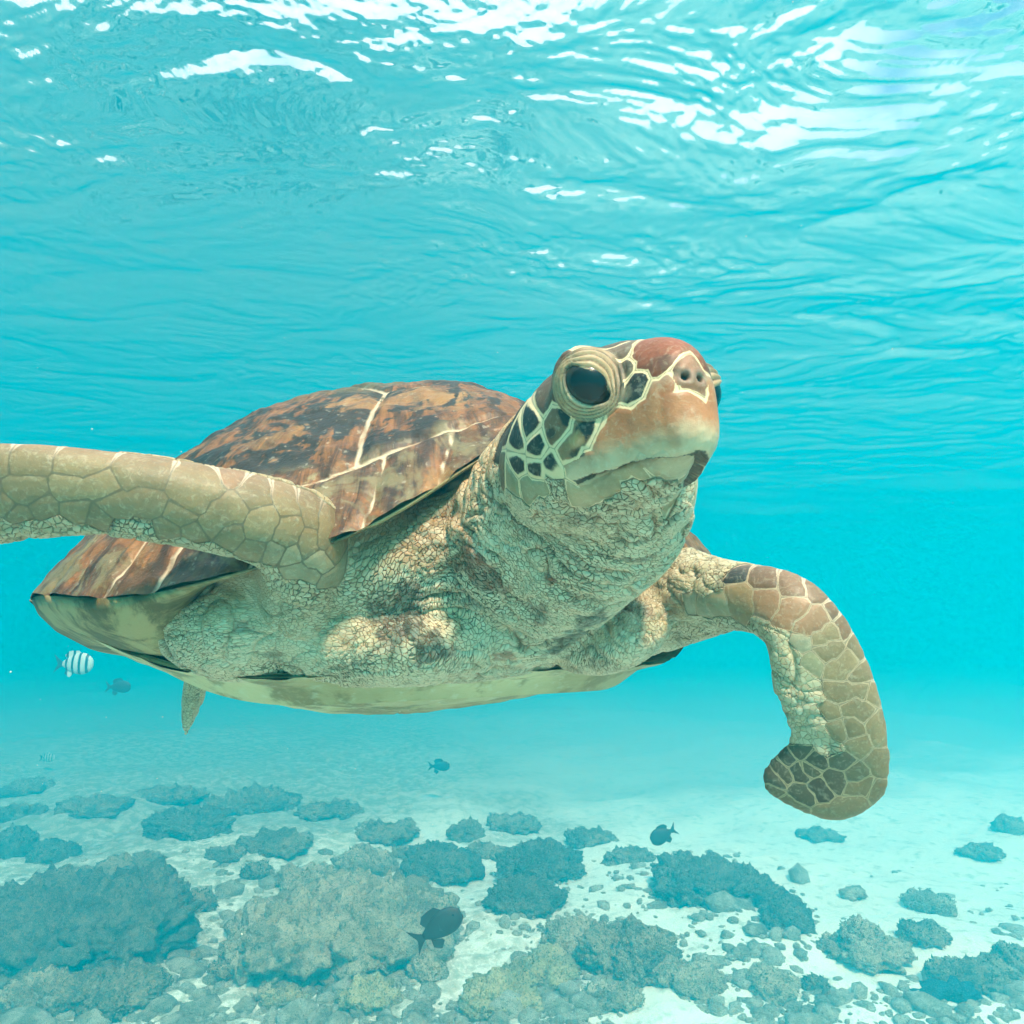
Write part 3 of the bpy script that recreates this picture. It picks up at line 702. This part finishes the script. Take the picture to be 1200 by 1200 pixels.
body.data.materials.append(skin_mat())

# ---- eyes: glossy dark balls in the lids
def make_eye(c0, n0, a0, b0):
    cen = c0 - n0 * .0175; R = .0190
    V, Fq = [], []
    nr, nc = 20, 32
    ph = np.linspace(.01, 2.2, nr); tt = np.linspace(0, 2 * np.pi, nc, endpoint=False)
    V = np.concatenate([cen + R * (math.cos(p) * 1.02 * n0 + math.sin(p) * (np.cos(tt)[:, None] * a0 * 1.14 + np.sin(tt)[:, None] * b0)) for p in ph])
    g = NT('eye'); 
    ang = g.at('ang')
    col = g.mix(g.ss(ang, .55, .80), (.006, .007, .008), (.035, .028, .018)); col = g.mix(g.ss(ang, .85, 1.02), col, (.16, .14, .11))
    g.bsdf(col, .22, None, .3, **{'Coat Weight': .25, 'Coat Roughness': .05})
    o = tmesh('eye', V, grid_faces(nr, nc, True), g.m, turtle); attr(o, 'ang', np.repeat(ph, nc))
    return o
for e_ in eyes: make_eye(*e_)

# ---- carapace: a pale base shell with its scutes as separate plates
def shell_mat():
    g = NT('scute'); ob = g.obj()
    ed, top = g.at('edge'), g.at('top')
    mp = g.n('Mapping'); g.set(mp.inputs[0], g.at('polar', True)); mp.inputs['Scale'].default_value = (9, 38, 1)
    oi = g.n('ObjectInfo').outputs['Random']
    st = g.noise(1.0, 5, .65, mp.outputs[0], .6)
    n1 = g.noise(16, 5, .62, ob, .4); n2 = g.noise(60, 4, .65, ob); n3 = g.noise(7, 4, .6, ob); n4 = g.noise(300, 2, .6, ob); n5 = g.noise(26, 4, .7, ob, 1.0)
    col = g.mix(g.ss(st, .36, .62), (.065, .024, .009), (.27, .098, .027))
    col = g.mix(g.math('MULTIPLY', g.ss(n1, .5, .66), .75), col, (.34, .17, .055))
    col = g.mix(g.math('MULTIPLY', g.ss(g.math('ADD', n5, g.math('MULTIPLY', st, .25)), .64, .74), .9), col, (.36, .26, .12))
    col = g.mix(g.math('MULTIPLY', g.ss(g.math('MULTIPLY_ADD', n2, .35, g.math('MULTIPLY', n5, .65)), .465, .515), g.at('blotch')), col, (.018, .014, .012))
    col = g.mix(g.math('MULTIPLY', g.ss(n2, .5, .7), .4), col, (.06, .03, .018))
    alg = g.math('MULTIPLY', g.ss(g.math('MULTIPLY_ADD', n3, .5, top), .55, .95), .85)
    col = g.mix(alg, col, g.mix(g.ss(n2, .4, .65), (.06, .052, .022), (.15, .12, .05)))
    w = g.math('MULTIPLY_ADD', g.ss(n2, .3, .8), .0010, .0010)
    sm_ = g.math('SUBTRACT', 1, g.ss(ed, g.math('MULTIPLY', w, .6), g.math('MULTIPLY', w, 3.0)))
    col = g.mix(g.math('MULTIPLY', sm_, g.math('SUBTRACT', 1, g.math('MULTIPLY', alg, .75))), col, (.60, .44, .30))
    col = g.mix(g.math('MULTIPLY', g.ss(n4, .62, .74), .22), col, (.75, .68, .55))
    hh = g.math('ADD', g.math('MULTIPLY', n2, .6), g.math('MULTIPLY', n4, .25))
    g.bsdf(col, g.math('MULTIPLY_ADD', n2, .35, .32), g.bump(hh, .5, .004), .4)
    return g.m
def split_plates(parent, name, V, Fq, cls, attrs, m):
    """one child mesh for each plate of a shell"""
    fc = cls[Fq].astype(int); fcl = np.where(fc[:, 1] == fc[:, 2], fc[:, 1], fc[:, 0])
    for k in np.unique(fcl):
        f = Fq[fcl == k]; u, inv = np.unique(f.ravel(), return_inverse=True)
        o = tmesh(name, V[u], inv.reshape(-1, 4), m, parent)
        for nm, a in attrs.items(): attr(o, nm, a[u])
def make_carapace():
    nt, nr = 640, 170
    t = np.linspace(0, 2 * np.pi, nt, endpoint=False); r = np.linspace(0.004, 1, nr) ** .85
    R, T = np.meshgrid(r, t, indexing='ij')
    x, y, z = shell_pt(T, R)
    loc = np.stack([x, y, z], -1).reshape(-1, 3); Rf, Tf = R.ravel(), T.ravel()
    Wd = to_world(loc); Fq = grid_faces(nr, nt, True)
    tri = np.concatenate([Fq[:, [0, 1, 2]], Fq[:, [0, 2, 3]]]); N = normals(Wd, tri); N *= np.sign((N @ CU).sum())
    w2 = np.stack([fbm(loc * 9 + 3, 2), fbm(loc * 9 + 40, 2)], 1) * .006
    pl = loc[:, :2] + w2
    sv = [(.43, 0), (.24, 0), (.06, 0), (-.12, 0), (-.30, 0)] + [(a, s * b) for s in (-1, 1) for a, b in ((.31, .27), (.12, .30), (-.08, .28), (-.25, .22))]
    sv = np.array(sv) * (LC, WC); sv[:5, 0] += 0
    D = np.linalg.norm(pl[:, None] - sv[None], axis=2); o1 = np.argmin(D, 1); d1 = D.min(1); D[np.arange(len(o1)), o1] = 9; o2 = np.argmin(D, 1); d2 = D.min(1)
    e_in = (d2 ** 2 - d1 ** 2) / (2 * np.linalg.norm(sv[o1] - sv[o2], axis=1))
    rm = .868 + .012 * fbm(loc * 7, 2) + .015 * np.cos(Tf * 13)
    lr = np.hypot(loc[:, 0], loc[:, 1]) / np.maximum(Rf, .05)
    e_rm = np.abs(Rf - rm) * lr * 1.25
    tb = np.radians([-7, 7, 14.5, 25, 36, 43, 56, 70, 85, 100, 116, 132, 150, 167, 180]); tb = np.concatenate([-tb[2:][::-1][1:], tb]); ta = np.where(Tf > np.pi, Tf - 2 * np.pi, Tf) + fbm(loc * 9 + 8, 2) * .012
    ta = ta + np.radians(3) * (Rf - .93) / .07 * np.sign(ta) * -.3
    k = np.searchsorted(tb, ta); k = np.where(k == len(tb), 0, k)
    dt = np.min(np.abs(ta[:, None] - tb[None]), 1)
    e_m = np.minimum(dt * lr * .95, e_rm); e_i = np.minimum(e_in * 1.1, e_rm)
    marg = Rf > rm
    cls = np.where(marg, 20 + k, o1); edge_ = np.where(marg, e_m, e_i)
    Wp = Wd + N * (.0055 * sm(0, .016, edge_) - .003 + .0035 * fbm(loc * 22, 3) + .0015 * fbm(loc * 60, 2))[:, None]
    # base shell with the underside of the margin
    rims = [Wd.reshape(nr, nt, 3)[-1] - .0008 * CU - .0012 * unit(Wd.reshape(nr, nt, 3)[-1] - CC)]
    xo, wo_ = shell_out(t); rz = rim_z(xo, wo_)
    ft = sm(.85, .6, np.abs(np.arctan2(wo_, xo)))
    for rr, dz, df in ((.985, -.014, -.002), (.95, -.032, .012), (.88, -.052, .045), (.78, -.06, .09)):
        rims.append(to_world(np.stack([xo * rr * LC, wo_ * rr * WC, rz + dz * (1 - ft) + df * ft], -1)))
    low = (Wd - N * .006).reshape(nr, nt, 3)[list(range(0, nr, 5)) + [nr - 1]]
    rings_ = np.concatenate([low, np.array(rims)])[:, ::4]; Vb = rings_.reshape(-1, 3); fb = grid_faces(len(rings_), nt // 4, True)
    g = NT('shell_base'); ob = g.obj(); a = g.noise(34, 6, .7, ob, .6); b = g.noise(11, 5, .65, ob, .5)
    col = g.mix(g.ss(a, .42, .60), (.38, .29, .14), (.12, .09, .035)); col = g.mix(g.math('MULTIPLY', g.ss(b, .5, .65), .7), col, (.085, .07, .03))
    g.bsdf(col, .6, g.bump(a, .4, .004), .3)
    base_o = tmesh('carapace', Vb, fb, g.m, turtle); base_o['label'] = 'domed red-brown shell with cream seams between its plates'
    top = sm(.74, .25, Rf + .10 * fbm(loc * 5, 2)) * .9
    top = np.maximum(top, .55 * sm(-.05, -.45, loc[:, 0] / LC))
    bl = sm(.35, .55, Rf) * sm(.88, .82, Rf) * .98 + .45 * (Rf > rm)
    split_plates(base_o, 'scute', Wp, Fq, cls, {'edge': edge_, 'top': top, 'polar': np.stack([Rf, Tf, 0 * Rf], 1), 'blotch': bl}, shell_mat())
def make_plastron():
    nt, nr = 360, 110
    t = np.linspace(0, 2 * np.pi, nt, endpoint=False); r = np.linspace(.006, 1, nr)
    R, T = np.meshgrid(r, t, indexing='ij'); x, w = shell_out(T)
    fr = sm(.15, .45, x); rz = np.minimum(rim_z(x, w), 0) * (1 - fr)
    zz = -.010 - .100 * fr + rz * R ** 2 - (.150 - .095 * fr) * (1 - R ** 1.9)
    loc = np.stack([x * R * LC * (.985 - .14 * fr), w * R * WC * (.985 - .22 * fr), zz], -1).reshape(-1, 3)
    Wd = to_world(loc); Fq = grid_faces(nr, nt, True)[:, ::-1]
    tri = np.concatenate([Fq[:, [0, 1, 2]], Fq[:, [0, 2, 3]]]); N = normals(Wd, tri); N *= -np.sign((N @ CU).sum())
    sv = np.array([(a * LC, s * b * WC) for s in (-1, 1) for a, b in ((.40, .07), (.29, .12), (.12, .14), (-.05, .14), (-.2, .12), (-.36, .07), (.17, .34), (-.02, .36), (-.2, .32))])
    pl = loc[:, :2] + np.stack([fbm(loc * 10 + 3, 2), fbm(loc * 10 + 40, 2)], 1) * .012
    D = np.linalg.norm(pl[:, None] - sv[None], axis=2); o1 = np.argmin(D, 1); d1 = D.min(1); D[np.arange(len(o1)), o1] = 9; o2 = np.argmin(D, 1); d2 = D.min(1)
    ed = (d2 ** 2 - d1 ** 2) / (2 * np.linalg.norm(sv[o1] - sv[o2], axis=1))
    Wp = Wd + N * (.003 * sm(0, .01, ed) - .002 + .003 * fbm(loc * 14, 3))[:, None]
    # inner side so that the plate has a thickness
    lip = [Wd.reshape(nr, nt, 3)[-1]] + [to_world(np.stack([loc.reshape(nr, nt, 3)[-1][:, 0] * k, loc.reshape(nr, nt, 3)[-1][:, 1] * k, loc.reshape(nr, nt, 3)[-1][:, 2] + dz], -1)) for k, dz in ((.985, .003), (.95, .002), (.85, -.03))]
    lv = np.concatenate(lip)
    def pm(name):
        g = NT(name); ob = g.obj(); a = g.noise(34, 5, .65, ob); b = g.noise(8, 4, .6, ob); c = g.noise(140, 3, .6, ob)
        col = g.mix(g.ss(b, .42, .62), (.56, .48, .27), (.36, .29, .14)); col = g.mix(g.math('MULTIPLY', g.ss(a, .48, .60), .8), col, (.19, .145, .06))
        col = g.mix(g.math('MULTIPLY', g.ss(c, .55, .7), .3), col, (.62, .62, .48))
        if name == 'plastron_plate':
            e2 = g.math('SUBTRACT', 1, g.ss(g.at('edge'), .0008, .0026)); col = g.mix(g.math('MULTIPLY', e2, .7), col, (.60, .58, .44))
        g.bsdf(col, .55, g.bump(g.math('ADD', a, g.math('MULTIPLY', c, .4)), .4, .004), .35); return g.m
    po = tmesh('plastron', np.concatenate([Wd - N * .005, lv]), np.concatenate([Fq, grid_faces(len(lip), nt, True) + len(Wd)]), pm('plastron'), turtle)
    po['label'] = 'pale olive underside plate of the shell'
    split_plates(po, 'plate', Wp, Fq, o1, {'edge': ed}, pm('plastron_plate'))
make_carapace(); make_plastron()

# ------------------------------------------------------------------ reef: rocks and coral heads on the sand
_ico = {}
def ico(k):
    if k not in _ico:
        bm = bmesh.new(); bmesh.ops.create_icosphere(bm, subdivisions=k, radius=1)
        V = np.array([v.co[:] for v in bm.verts]); Fc = np.array([[v.index for v in f.verts] for f in bm.faces]); bm.free(); _ico[k] = (V, Fc)
    return _ico[k]
def floor_pt(px, py):
    v = ray(px, py); t = 2.0
    for k in range(30):
        p = v * t; t += (floor_h(p[0], p[1]) - p[2]) / v[2] * .7
        t = min(max(t, 1), 30)
    return v * t
def rock_mat(name, a, b, c, sc=1.0, blot=.5):
    g = NT(name); ob = g.obj(); r = g.n('ObjectInfo').outputs['Random']
    off = g.n('VectorMath', operation='ADD'); g.set(off.inputs[0], ob); cmb = g.n('CombineXYZ'); g.set(cmb.inputs[0], g.math('MULTIPLY', r, 30)); g.set(off.inputs[1], cmb.outputs[0]); vec = off.outputs[0]
    n1 = g.noise(7 * sc, 5, .65, vec, .4); n2 = g.noise(28 * sc, 5, .7, vec); n3 = g.noise(120 * sc, 4, .7, vec)
    col = g.mix(g.ss(n1, .42, .60), a, b); n0 = g.noise(2.6 * sc, 4, .6, vec, .5); col = g.mix(g.math('MULTIPLY', g.ss(n0, .5, .62), .65), col, c); col = g.mix(g.math('MULTIPLY', g.ss(n2, blot, blot + .14), .8), col, c)
    col = g.mix(g.math('MULTIPLY', g.ss(n3, .5, .7), .45), col, (.66, .58, .44)); col = g.mix(g.math('MULTIPLY', g.ss(n3, .5, .34), .8), col, (.04, .035, .02))  # dips of the grain painted near black as crevice shade
    g.bsdf(col, .95, g.bump(g.math('ADD', n2, g.math('MULTIPLY', n3, .6)), .9, .03), .15)
    return g.m
RM = {'pale': rock_mat('pale_rock', (.70, .52, .33), (.48, .34, .19), (.17, .12, .06), 1.2, .50),
      'brown': rock_mat('brown_rock', (.42, .29, .16), (.26, .18, .09), (.08, .06, .03), 1, .50),
      'dark': rock_mat('dark_coral', (.17, .14, .085), (.30, .24, .15), (.07, .058, .035), 1.6, .48),
      'yellow': rock_mat('yellow_rock', (.68, .52, .26), (.48, .37, .16), (.24, .17, .08), 1, .55),
      'blue': rock_mat('blue_sponge', (.02, .09, .16), (.03, .15, .24), (.006, .02, .05), 3, .48),
      'rust': rock_mat('rust_sponge', (.11, .045, .03), (.07, .03, .022), (.03, .02, .015), 2, .5)}
gt = NT('algae_turf'); _n = gt.noise(9, 3, .6, gt.obj()); gt.bsdf(gt.mix(gt.ss(_n, .4, .6), (.17, .15, .085), (.34, .31, .20)), .95, None, .1)
gd = NT('dark_algae_turf'); _n = gd.noise(9, 3, .6, gd.obj()); gd.bsdf(gd.mix(gd.ss(_n, .4, .6), (.05, .05, .03), (.13, .12, .075)), .95, None, .1)

def rock(name, px, py, wpx, hpx, kind, label, cat='rock', group=None, lobes=4, rough=1.0, shape=None, turf=True):
    base = floor_pt(px, py); d = base @ FWD; w = wpx * d / F0 / 2 * .86; h = hpx * d / F0 * (.56 if wpx > 60 else .66)
    hv = unit(np.array([base[0], base[1], 0])); base = base + hv * w * .45; base[2] = floor_h(base[0], base[1]) - .02 * h
    r = np.random.default_rng(int(px * 7 + py * 13))
    bl = [((0, 0, h * .32), (w * .78, w * .68, h * .66))]
    for k in range(lobes):
        a = r.uniform(0, 6.28); q = r.uniform(.35, .72); s = r.uniform(.35, .62)
        bl.append(((w * q * math.cos(a), w * .8 * q * math.sin(a), h * r.uniform(.1, .45)), (w * s, w * s, h * s * 1.1)))
    if shape == 'cone': bl = [((0, 0, h * .15), (w * .95, w * .8, h * .4)), ((-w * .1, 0, h * .4), (w * .55, w * .5, h * .5)), ((-w * .15, 0, h * .7), (w * .3, w * .3, h * .38))]
    if shape == 'slug': bl = [((0, 0, h * .4), (w, w * .45, h * .6))]
    lev = 5 if wpx > 115 else 4 if wpx > 45 else 3
    VV, FF, nb = [], [], 0
    for c, s in bl:
        V, Fc = ico(lev); s = np.array(s); sm_ = float(np.mean(s))
        p = V * s; o = np.array(c) + r.normal(size=3) * 0; q = p / sm_ + r.uniform(0, 50, 3)
        dv = .42 * fbm(q * 1.25, 2) + .30 * np.abs(fbm(q * 3.4 + 7, 2)) * rough + .10 * fbm(q * 10 + 3, 2) * rough - .05
        VV.append(p + V * (dv * sm_)[:, None] + o); FF.append(Fc + nb); nb += len(V)
    V = np.concatenate(VV); Fq = np.concatenate(FF)
    V[:, 2] = np.maximum(V[:, 2], -.35 * h)
    o = mesh(name, V, Fq, RM[kind]); o.location = base; o.rotation_euler = (0, 0, 0)
    tag(o, label, cat, group)
    if turf and wpx > 40:
        n = int(min(2600, 500 + wpx * 9)); tri = Fq[r.integers(0, len(Fq), n)]; bc = r.dirichlet((1, 1, 1), n)
        c = (V[tri] * bc[:, :, None]).sum(1); nn = unit(np.cross(V[tri[:, 1]] - V[tri[:, 0]], V[tri[:, 2]] - V[tri[:, 0]])) + .5 * r.normal(size=(n, 3)); keep = c[:, 2] > 0; c, nn = c[keep], unit(nn[keep]); n = len(c)
        L = r.uniform(.5, 1.3, n) * .008 * d * .45; sd_ = unit(np.cross(nn, r.normal(size=(n, 3)))) * (L * .35)[:, None]
        T = np.stack([c - sd_, c + sd_, c + nn * L[:, None]], 1).reshape(-1, 3)
        t = mesh('algae_turf', T, np.arange(3 * n).reshape(-1, 3), (gd if kind in ('dark', 'rust', 'brown') else gt).m, o, smooth=False); t['kind'] = 'stuff'
    return o

R_ = rock
R_('coral_mound', 75, 1128, 280, 112, 'dark', 'big bushy dark olive coral mound on sand, largest dark one', 'coral', lobes=9, rough=1.5)
R_('boulder', 385, 1140, 300, 122, 'pale', 'largest pale tan algae covered boulder on the sand', 'boulder', lobes=6)
R_('boulder', 480, 1120, 150, 105, 'pale', 'pale rounded boulder right behind the black fish', 'boulder', lobes=4)
R_('sponge', 398, 1118, 34, 45, 'rust', 'small dark rust sponge growing on the largest pale boulder', 'sponge', lobes=3, turf=False)
R_('boulder', 355, 1052, 92, 50, 'pale', 'medium pale boulder behind the left end of the largest boulder', 'boulder', lobes=3)
R_('boulder', 425, 1030, 90, 52, 'pale', 'pale round boulder behind the top of the largest boulder', 'boulder', lobes=3)
R_('boulder', 742, 1150, 118, 90, 'brown', 'grey brown knobbly boulder with upright top on white sand', 'boulder', lobes=4)
R_('boulder', 668, 1122, 96, 62, 'pale', 'pale boulder leaning on the grey brown knobbly boulder', 'boulder', lobes=3)
R_('coral_mound', 612, 1068, 120, 50, 'dark', 'low dark coral head between two pale boulders', 'coral', lobes=5, rough=1.4)
R_('coral_mound', 520, 1030, 110, 42, 'dark', 'dark coral patch beside the pale boulders in the middle distance', 'coral', lobes=5, rough=1.4)
R_('coral_mound', 640, 1028, 120, 46, 'dark', 'dark coral patch behind the low dark coral head', 'coral', lobes=5, rough=1.4)
R_('coral_mound', 835, 1058, 135, 56, 'dark', 'long dark teal coral patch at the edge of clear sand', 'coral', lobes=6, rough=1.4)
R_('coral_mound', 922, 1088, 76, 48, 'dark', 'round dark coral head standing alone on clear sand', 'coral', lobes=3, rough=1.4)
R_('coral_mound', 222, 984, 125, 42, 'dark', 'flat topped dark coral mound far back on the sand', 'coral', lobes=4, rough=1.3)
R_('coral_mound', 12, 1006, 60, 48, 'dark', 'dark coral clump behind the big bushy coral mound', 'coral', lobes=4, rough=1.5)
R_('coral_mound', 62, 1010, 70, 34, 'dark', 'low dark coral clump in front of far sand strip', 'coral', lobes=4, rough=1.5)
R_('rock', 138, 1186, 130, 52, 'brown', 'fuzzy brown rock in front of the big coral mound', lobes=4)
R_('rock', 45, 1184, 120, 46, 'pale', 'pale low rock in front of the big coral mound', lobes=4)
R_('rock', 232, 1072, 62, 36, 'brown', 'small brown rock beside the big coral mound', lobes=2)
R_('rock', 188, 1060, 34, 18, 'pale', 'small pale rock sitting on a bright sand strip', lobes=2)
R_('rock', 300, 1030, 46, 26, 'brown', 'small brown rock behind the medium pale boulder', lobes=2)
R_('rock', 590, 1182, 130, 46, 'yellow', 'yellowish algae covered rock in the foreground', lobes=4)
R_('rock', 640, 1150, 110, 40, 'yellow', 'yellowish flat rock below the leaning pale boulder', lobes=4)
R_('rock', 432, 1188, 90, 40, 'yellow', 'tan yellowish rock at the foot of the largest boulder', lobes=3)
R_('rock', 500, 1150, 60, 30, 'pale', 'pale stone under the black fish', lobes=2)
R_('rock', 262, 1150, 48, 28, 'brown', 'small brown stone near the foot of the largest boulder', lobes=2)
R_('rock', 225, 1130, 30, 20, 'brown', 'tiny brown stone between the coral mound and largest boulder', lobes=1)
R_('rock', 805, 1165, 90, 44, 'pale', 'low pale rock right of the grey brown knobbly boulder', lobes=3)
R_('rock', 905, 1168, 80, 36, 'pale', 'low mottled rock alone on bright white sand', lobes=3)
R_('rock', 958, 1164, 42, 22, 'brown', 'small brown stone next to the low mottled rock', lobes=2)
R_('rock', 1015, 1130, 118, 62, 'pale', 'pale cone shaped rock with spreading foot', shape='cone')
R_('rock', 1092, 1070, 84, 30, 'pale', 'far pale rounded rock beyond the cone shaped rock', lobes=3)
R_('rock', 1088, 1110, 66, 32, 'brown', 'brown rock right of the cone shaped rock', lobes=3)
R_('rock', 1142, 1160, 112, 44, 'brown', 'rugged brown rock behind the blue black sponge', lobes=4)
R_('sponge', 1110, 1178, 92, 32, 'blue', 'speckled blue black sponge lying on white sand', 'sponge', shape='slug', turf=False)
R_('rock', 1190, 1140, 60, 40, 'brown', 'brown rock beside the rugged rock', lobes=3)
R_('rock', 1000, 1055, 40, 18, 'pale', 'small far stone in the clear sand area', lobes=2)
R_('rock', 330, 1180, 70, 22, 'yellow', 'flat yellowish stone in front of the largest boulder', lobes=3)
R_('rock', 720, 1186, 80, 26, 'pale', 'flat pale stone in front of the grey brown boulder', lobes=3)
R_('seashell', 137, 1197, 14, 14, 'pale', 'little white pointed shell on the sand', 'shell', shape='cone', turf=False)
far = [(30, 932, 60, 34), (110, 955, 90, 26), (300, 948, 110, 28), (390, 960, 80, 22), (455, 985, 90, 24), (545, 985, 50, 34), (600, 975, 80, 26), (690, 990, 70, 22), (740, 1012, 70, 24), (330, 1002, 90, 20), (150, 1025, 90, 26), (90, 1035, 60, 22), (260, 1010, 60, 20), (480, 1008, 60, 20), (1180, 975, 40, 26), (1150, 1005, 60, 16), (960, 985, 60, 14), (570, 1005, 50, 18), (20, 960, 50, 28), (200, 940, 80, 20)]
for x, y, w, h in far:
    R_('coral_mound', x, y, w * 1.1, h * .8, 'brown', 'faint low coral mound fading into the blue distance', 'coral', 'coral mounds in the far haze', lobes=3, rough=1.4, turf=False)

def make_rubble():
    """loose coral rubble and pebbles nobody could count"""
    r = np.random.default_rng(21); V0, F0_ = ico(1); VV, FF, nb = [], [], 0
    for k in range(13000):
        px, py = r.uniform(-150, 1350), 1000 + 260 * r.random() ** .7
        v = ray(px, py); t = FLOOR_Z / v[2]; p = v * t
        if fbm(np.array([[p[0] * 1.3, p[1] * 1.3, 5]]), 2)[0] + .22 * (.6 - p[0]) < r.uniform(-.45, .55): continue
        s = r.lognormal(-4.2, .6); sc = s * r.uniform(.6, 1.3, 3) * (1, 1, .6)
        q = V0 * (1 + .35 * pnoise(V0 * 1.3 + r.uniform(0, 50, 3)))[:, None] * sc
        a = r.uniform(0, 6.28); q[:, :2] = q[:, :2] @ np.array([[math.cos(a), -math.sin(a)], [math.sin(a), math.cos(a)]])
        VV.append(q + (p[0], p[1], floor_h(p[0], p[1]) + sc[2] * .3)); FF.append(F0_ + nb); nb += len(V0)
    tag(mesh('rubble', np.concatenate(VV), np.concatenate(FF), rock_mat('rubble', (.70, .60, .45), (.46, .37, .24), (.22, .18, .11), 2, .55)), 'loose coral rubble scattered over the sand', 'rubble', kind='stuff')
make_rubble()

# ------------------------------------------------------------------ fish
def fin(name, outline, m, parent, th=.002):
    n = len(outline); o = np.array(outline, float)
    V = np.concatenate([np.stack([o[:, 0], 0 * o[:, 0] - th, o[:, 1]], 1), np.stack([o[:, 0], 0 * o[:, 0] + th, o[:, 1]], 1)])
    Fc = [list(range(n)), list(range(2 * n - 1, n - 1, -1))] + [[k, k + n, (k + 1) % n + n, (k + 1) % n] for k in range(n)]
    return mesh(name, V, Fc, m, parent, smooth=False)
def fish_mat(striped):
    g = NT('striped_fish' if striped else 'dark_fish'); ob = g.obj()
    if striped:
        sx = g.n('SeparateXYZ'); g.set(sx.inputs[0], ob)
        s = g.math('SINE', g.math('MULTIPLY_ADD', sx.outputs[0], 235.0, 1.0)); 
        col = g.mix(g.ss(s, .25, .55), (.62, .66, .60), (.02, .025, .04)); rr = .4
    else:
        col = g.mix(g.noise(30, 3, .6, ob), (.012, .016, .018), (.035, .04, .04)); rr = .6
    g.bsdf(col, rr, None, .4); return g.m
FM = {True: fish_mat(True), False: fish_mat(False)}
ge = NT('fish_eye'); ge.bsdf((.01, .01, .01), .2)
def fish(px, py, d, lpx, striped, face, label, tilt=0, deep=.52, yaw=0):
    L = lpx * d / F0
    root = empty('fish', P(px, py, d)); tag(root, label, 'fish')
    n, k = 18, 16; th_ = np.linspace(0, 2 * np.pi, k, endpoint=False); V = []
    for u in np.linspace(0, 1, n):
        hgt = deep * .5 * max(0, math.sin(math.pi * (u * .93 + .03) ** .72)) ** .8 + .012; wd = hgt * .36
        if u > .86: hgt = max(.05, hgt)
        zc = .01 * math.sin(u * 3)
        V.append(np.stack([0 * th_ + .5 - u * .78, wd * np.cos(th_), zc + hgt * np.sin(th_)], 1))
    V = np.concatenate(V + [V[0].mean(0)[None], V[-1].mean(0)[None]])
    Fc = grid_faces(n, k, True).tolist() + [[(q + 1) % k, q, n * k] for q in range(k)] + [[(n - 1) * k + q, (n - 1) * k + (q + 1) % k, n * k + 1] for q in range(k)]
    m, dk = FM[striped], FM[False]
    # scale to length; the object's own coordinates run over .15 m so that the bars keep their spacing
    s = .15; f = L / s
    mesh('fish_body', V * s, Fc, m, root)
    fin('tail_fin', [(x * s, z * s) for x, z in ((-.26, .05), (-.34, .10), (-.50, .24), (-.40, .02), (-.40, -.02), (-.50, -.22), (-.34, -.09), (-.26, -.05))], dk if striped else m, root, .0012)
    fin('dorsal_fin', [(x * s, z * s) for x, z in ((.22, .22), (.12, .33), (-.02, .33), (-.14, .31), (-.22, .22), (-.16, .10), (.1, .2))], m, root, .0012)
    fin('anal_fin', [(x * s, z * s) for x, z in ((.02, -.24), (-.08, -.33), (-.2, -.24), (-.18, -.1), (0, -.2))], m, root, .0012)
    pf = fin('pectoral_fin', [(x * s, z * s) for x, z in ((.2, 0), (.08, .06), (.04, -.04), (.1, -.08))], m, root, .001); pf.location = (0, -.095 * s, 0); pf.rotation_euler = (0, 0, .35)
    for sg in (-1, 1):
        V2, F2 = ico(2); e = mesh('eye', V2 * .022 * s, F2, ge.m, root); e.location = (.37 * s, sg * .055 * s, .05 * s)
    root.scale = (f, f, f); root.rotation_euler = (0, -math.radians(tilt) * face, (0 if face > 0 else math.pi) + yaw)
    return root
fish(86, 778, 4.2, 46, True, 1, 'black and white barred fish swimming below the turtle shell edge')
fish(180, 471, 8.0, 28, True, -1, 'faint barred fish above the turtle flipper')
fish(150, 520, 7.5, 20, True, 1, 'very faint small barred fish just above the raised flipper edge')
fish(55, 888, 7.5, 18, True, 1, 'tiny faint barred fish low over the far reef')
fish(1177, 551, 9.5, 30, True, 1, 'faint pale barred fish in open water beside the turtle head')
fish(138, 805, 4.6, 30, False, 1, 'small dark oval fish near the barred fish', deep=.44)
fish(778, 978, 3.0, 34, False, -1, 'dark oval fish over the reef below the bent flipper', tilt=25)
fish(514, 898, 6.0, 26, False, 1, 'faint dark fish hovering under the turtle belly', deep=.4)
b0 = floor_pt(515, 1120); fish(512, 1088, 1.5, 66, False, 1, 'big black fish nosing up beside the pale boulder', tilt=32, deep=.42)

def make_particles():
    """specks drifting in the water"""
    q = np.random.default_rng(5); VV, FF, nb = [], [], 0
    O = np.array([(1, 0, 0), (-1, 0, 0), (0, 1, 0), (0, -1, 0), (0, 0, 1), (0, 0, -1)], float)
    T = np.array([(0, 2, 4), (2, 1, 4), (1, 3, 4), (3, 0, 4), (2, 0, 5), (1, 2, 5), (3, 1, 5), (0, 3, 5)])
    for k in range(900):
        y = .35 + 2.6 * q.random() ** .8; p = np.array([q.uniform(-1.1, 1.1) * y, y, q.uniform(-.6, 1.0) * y])
        VV.append(O * q.uniform(.00022, .00055) * q.uniform(.6, 1.4, 3) + p); FF.append(T + nb); nb += 6
    g = NT('specks'); g.bsdf((.75, .72, .62), .8)
    tag(mesh('drifting_specks', np.concatenate(VV), np.concatenate(FF), g.m, smooth=False), 'tiny pale specks drifting in the water', 'specks', kind='stuff')
make_particles()
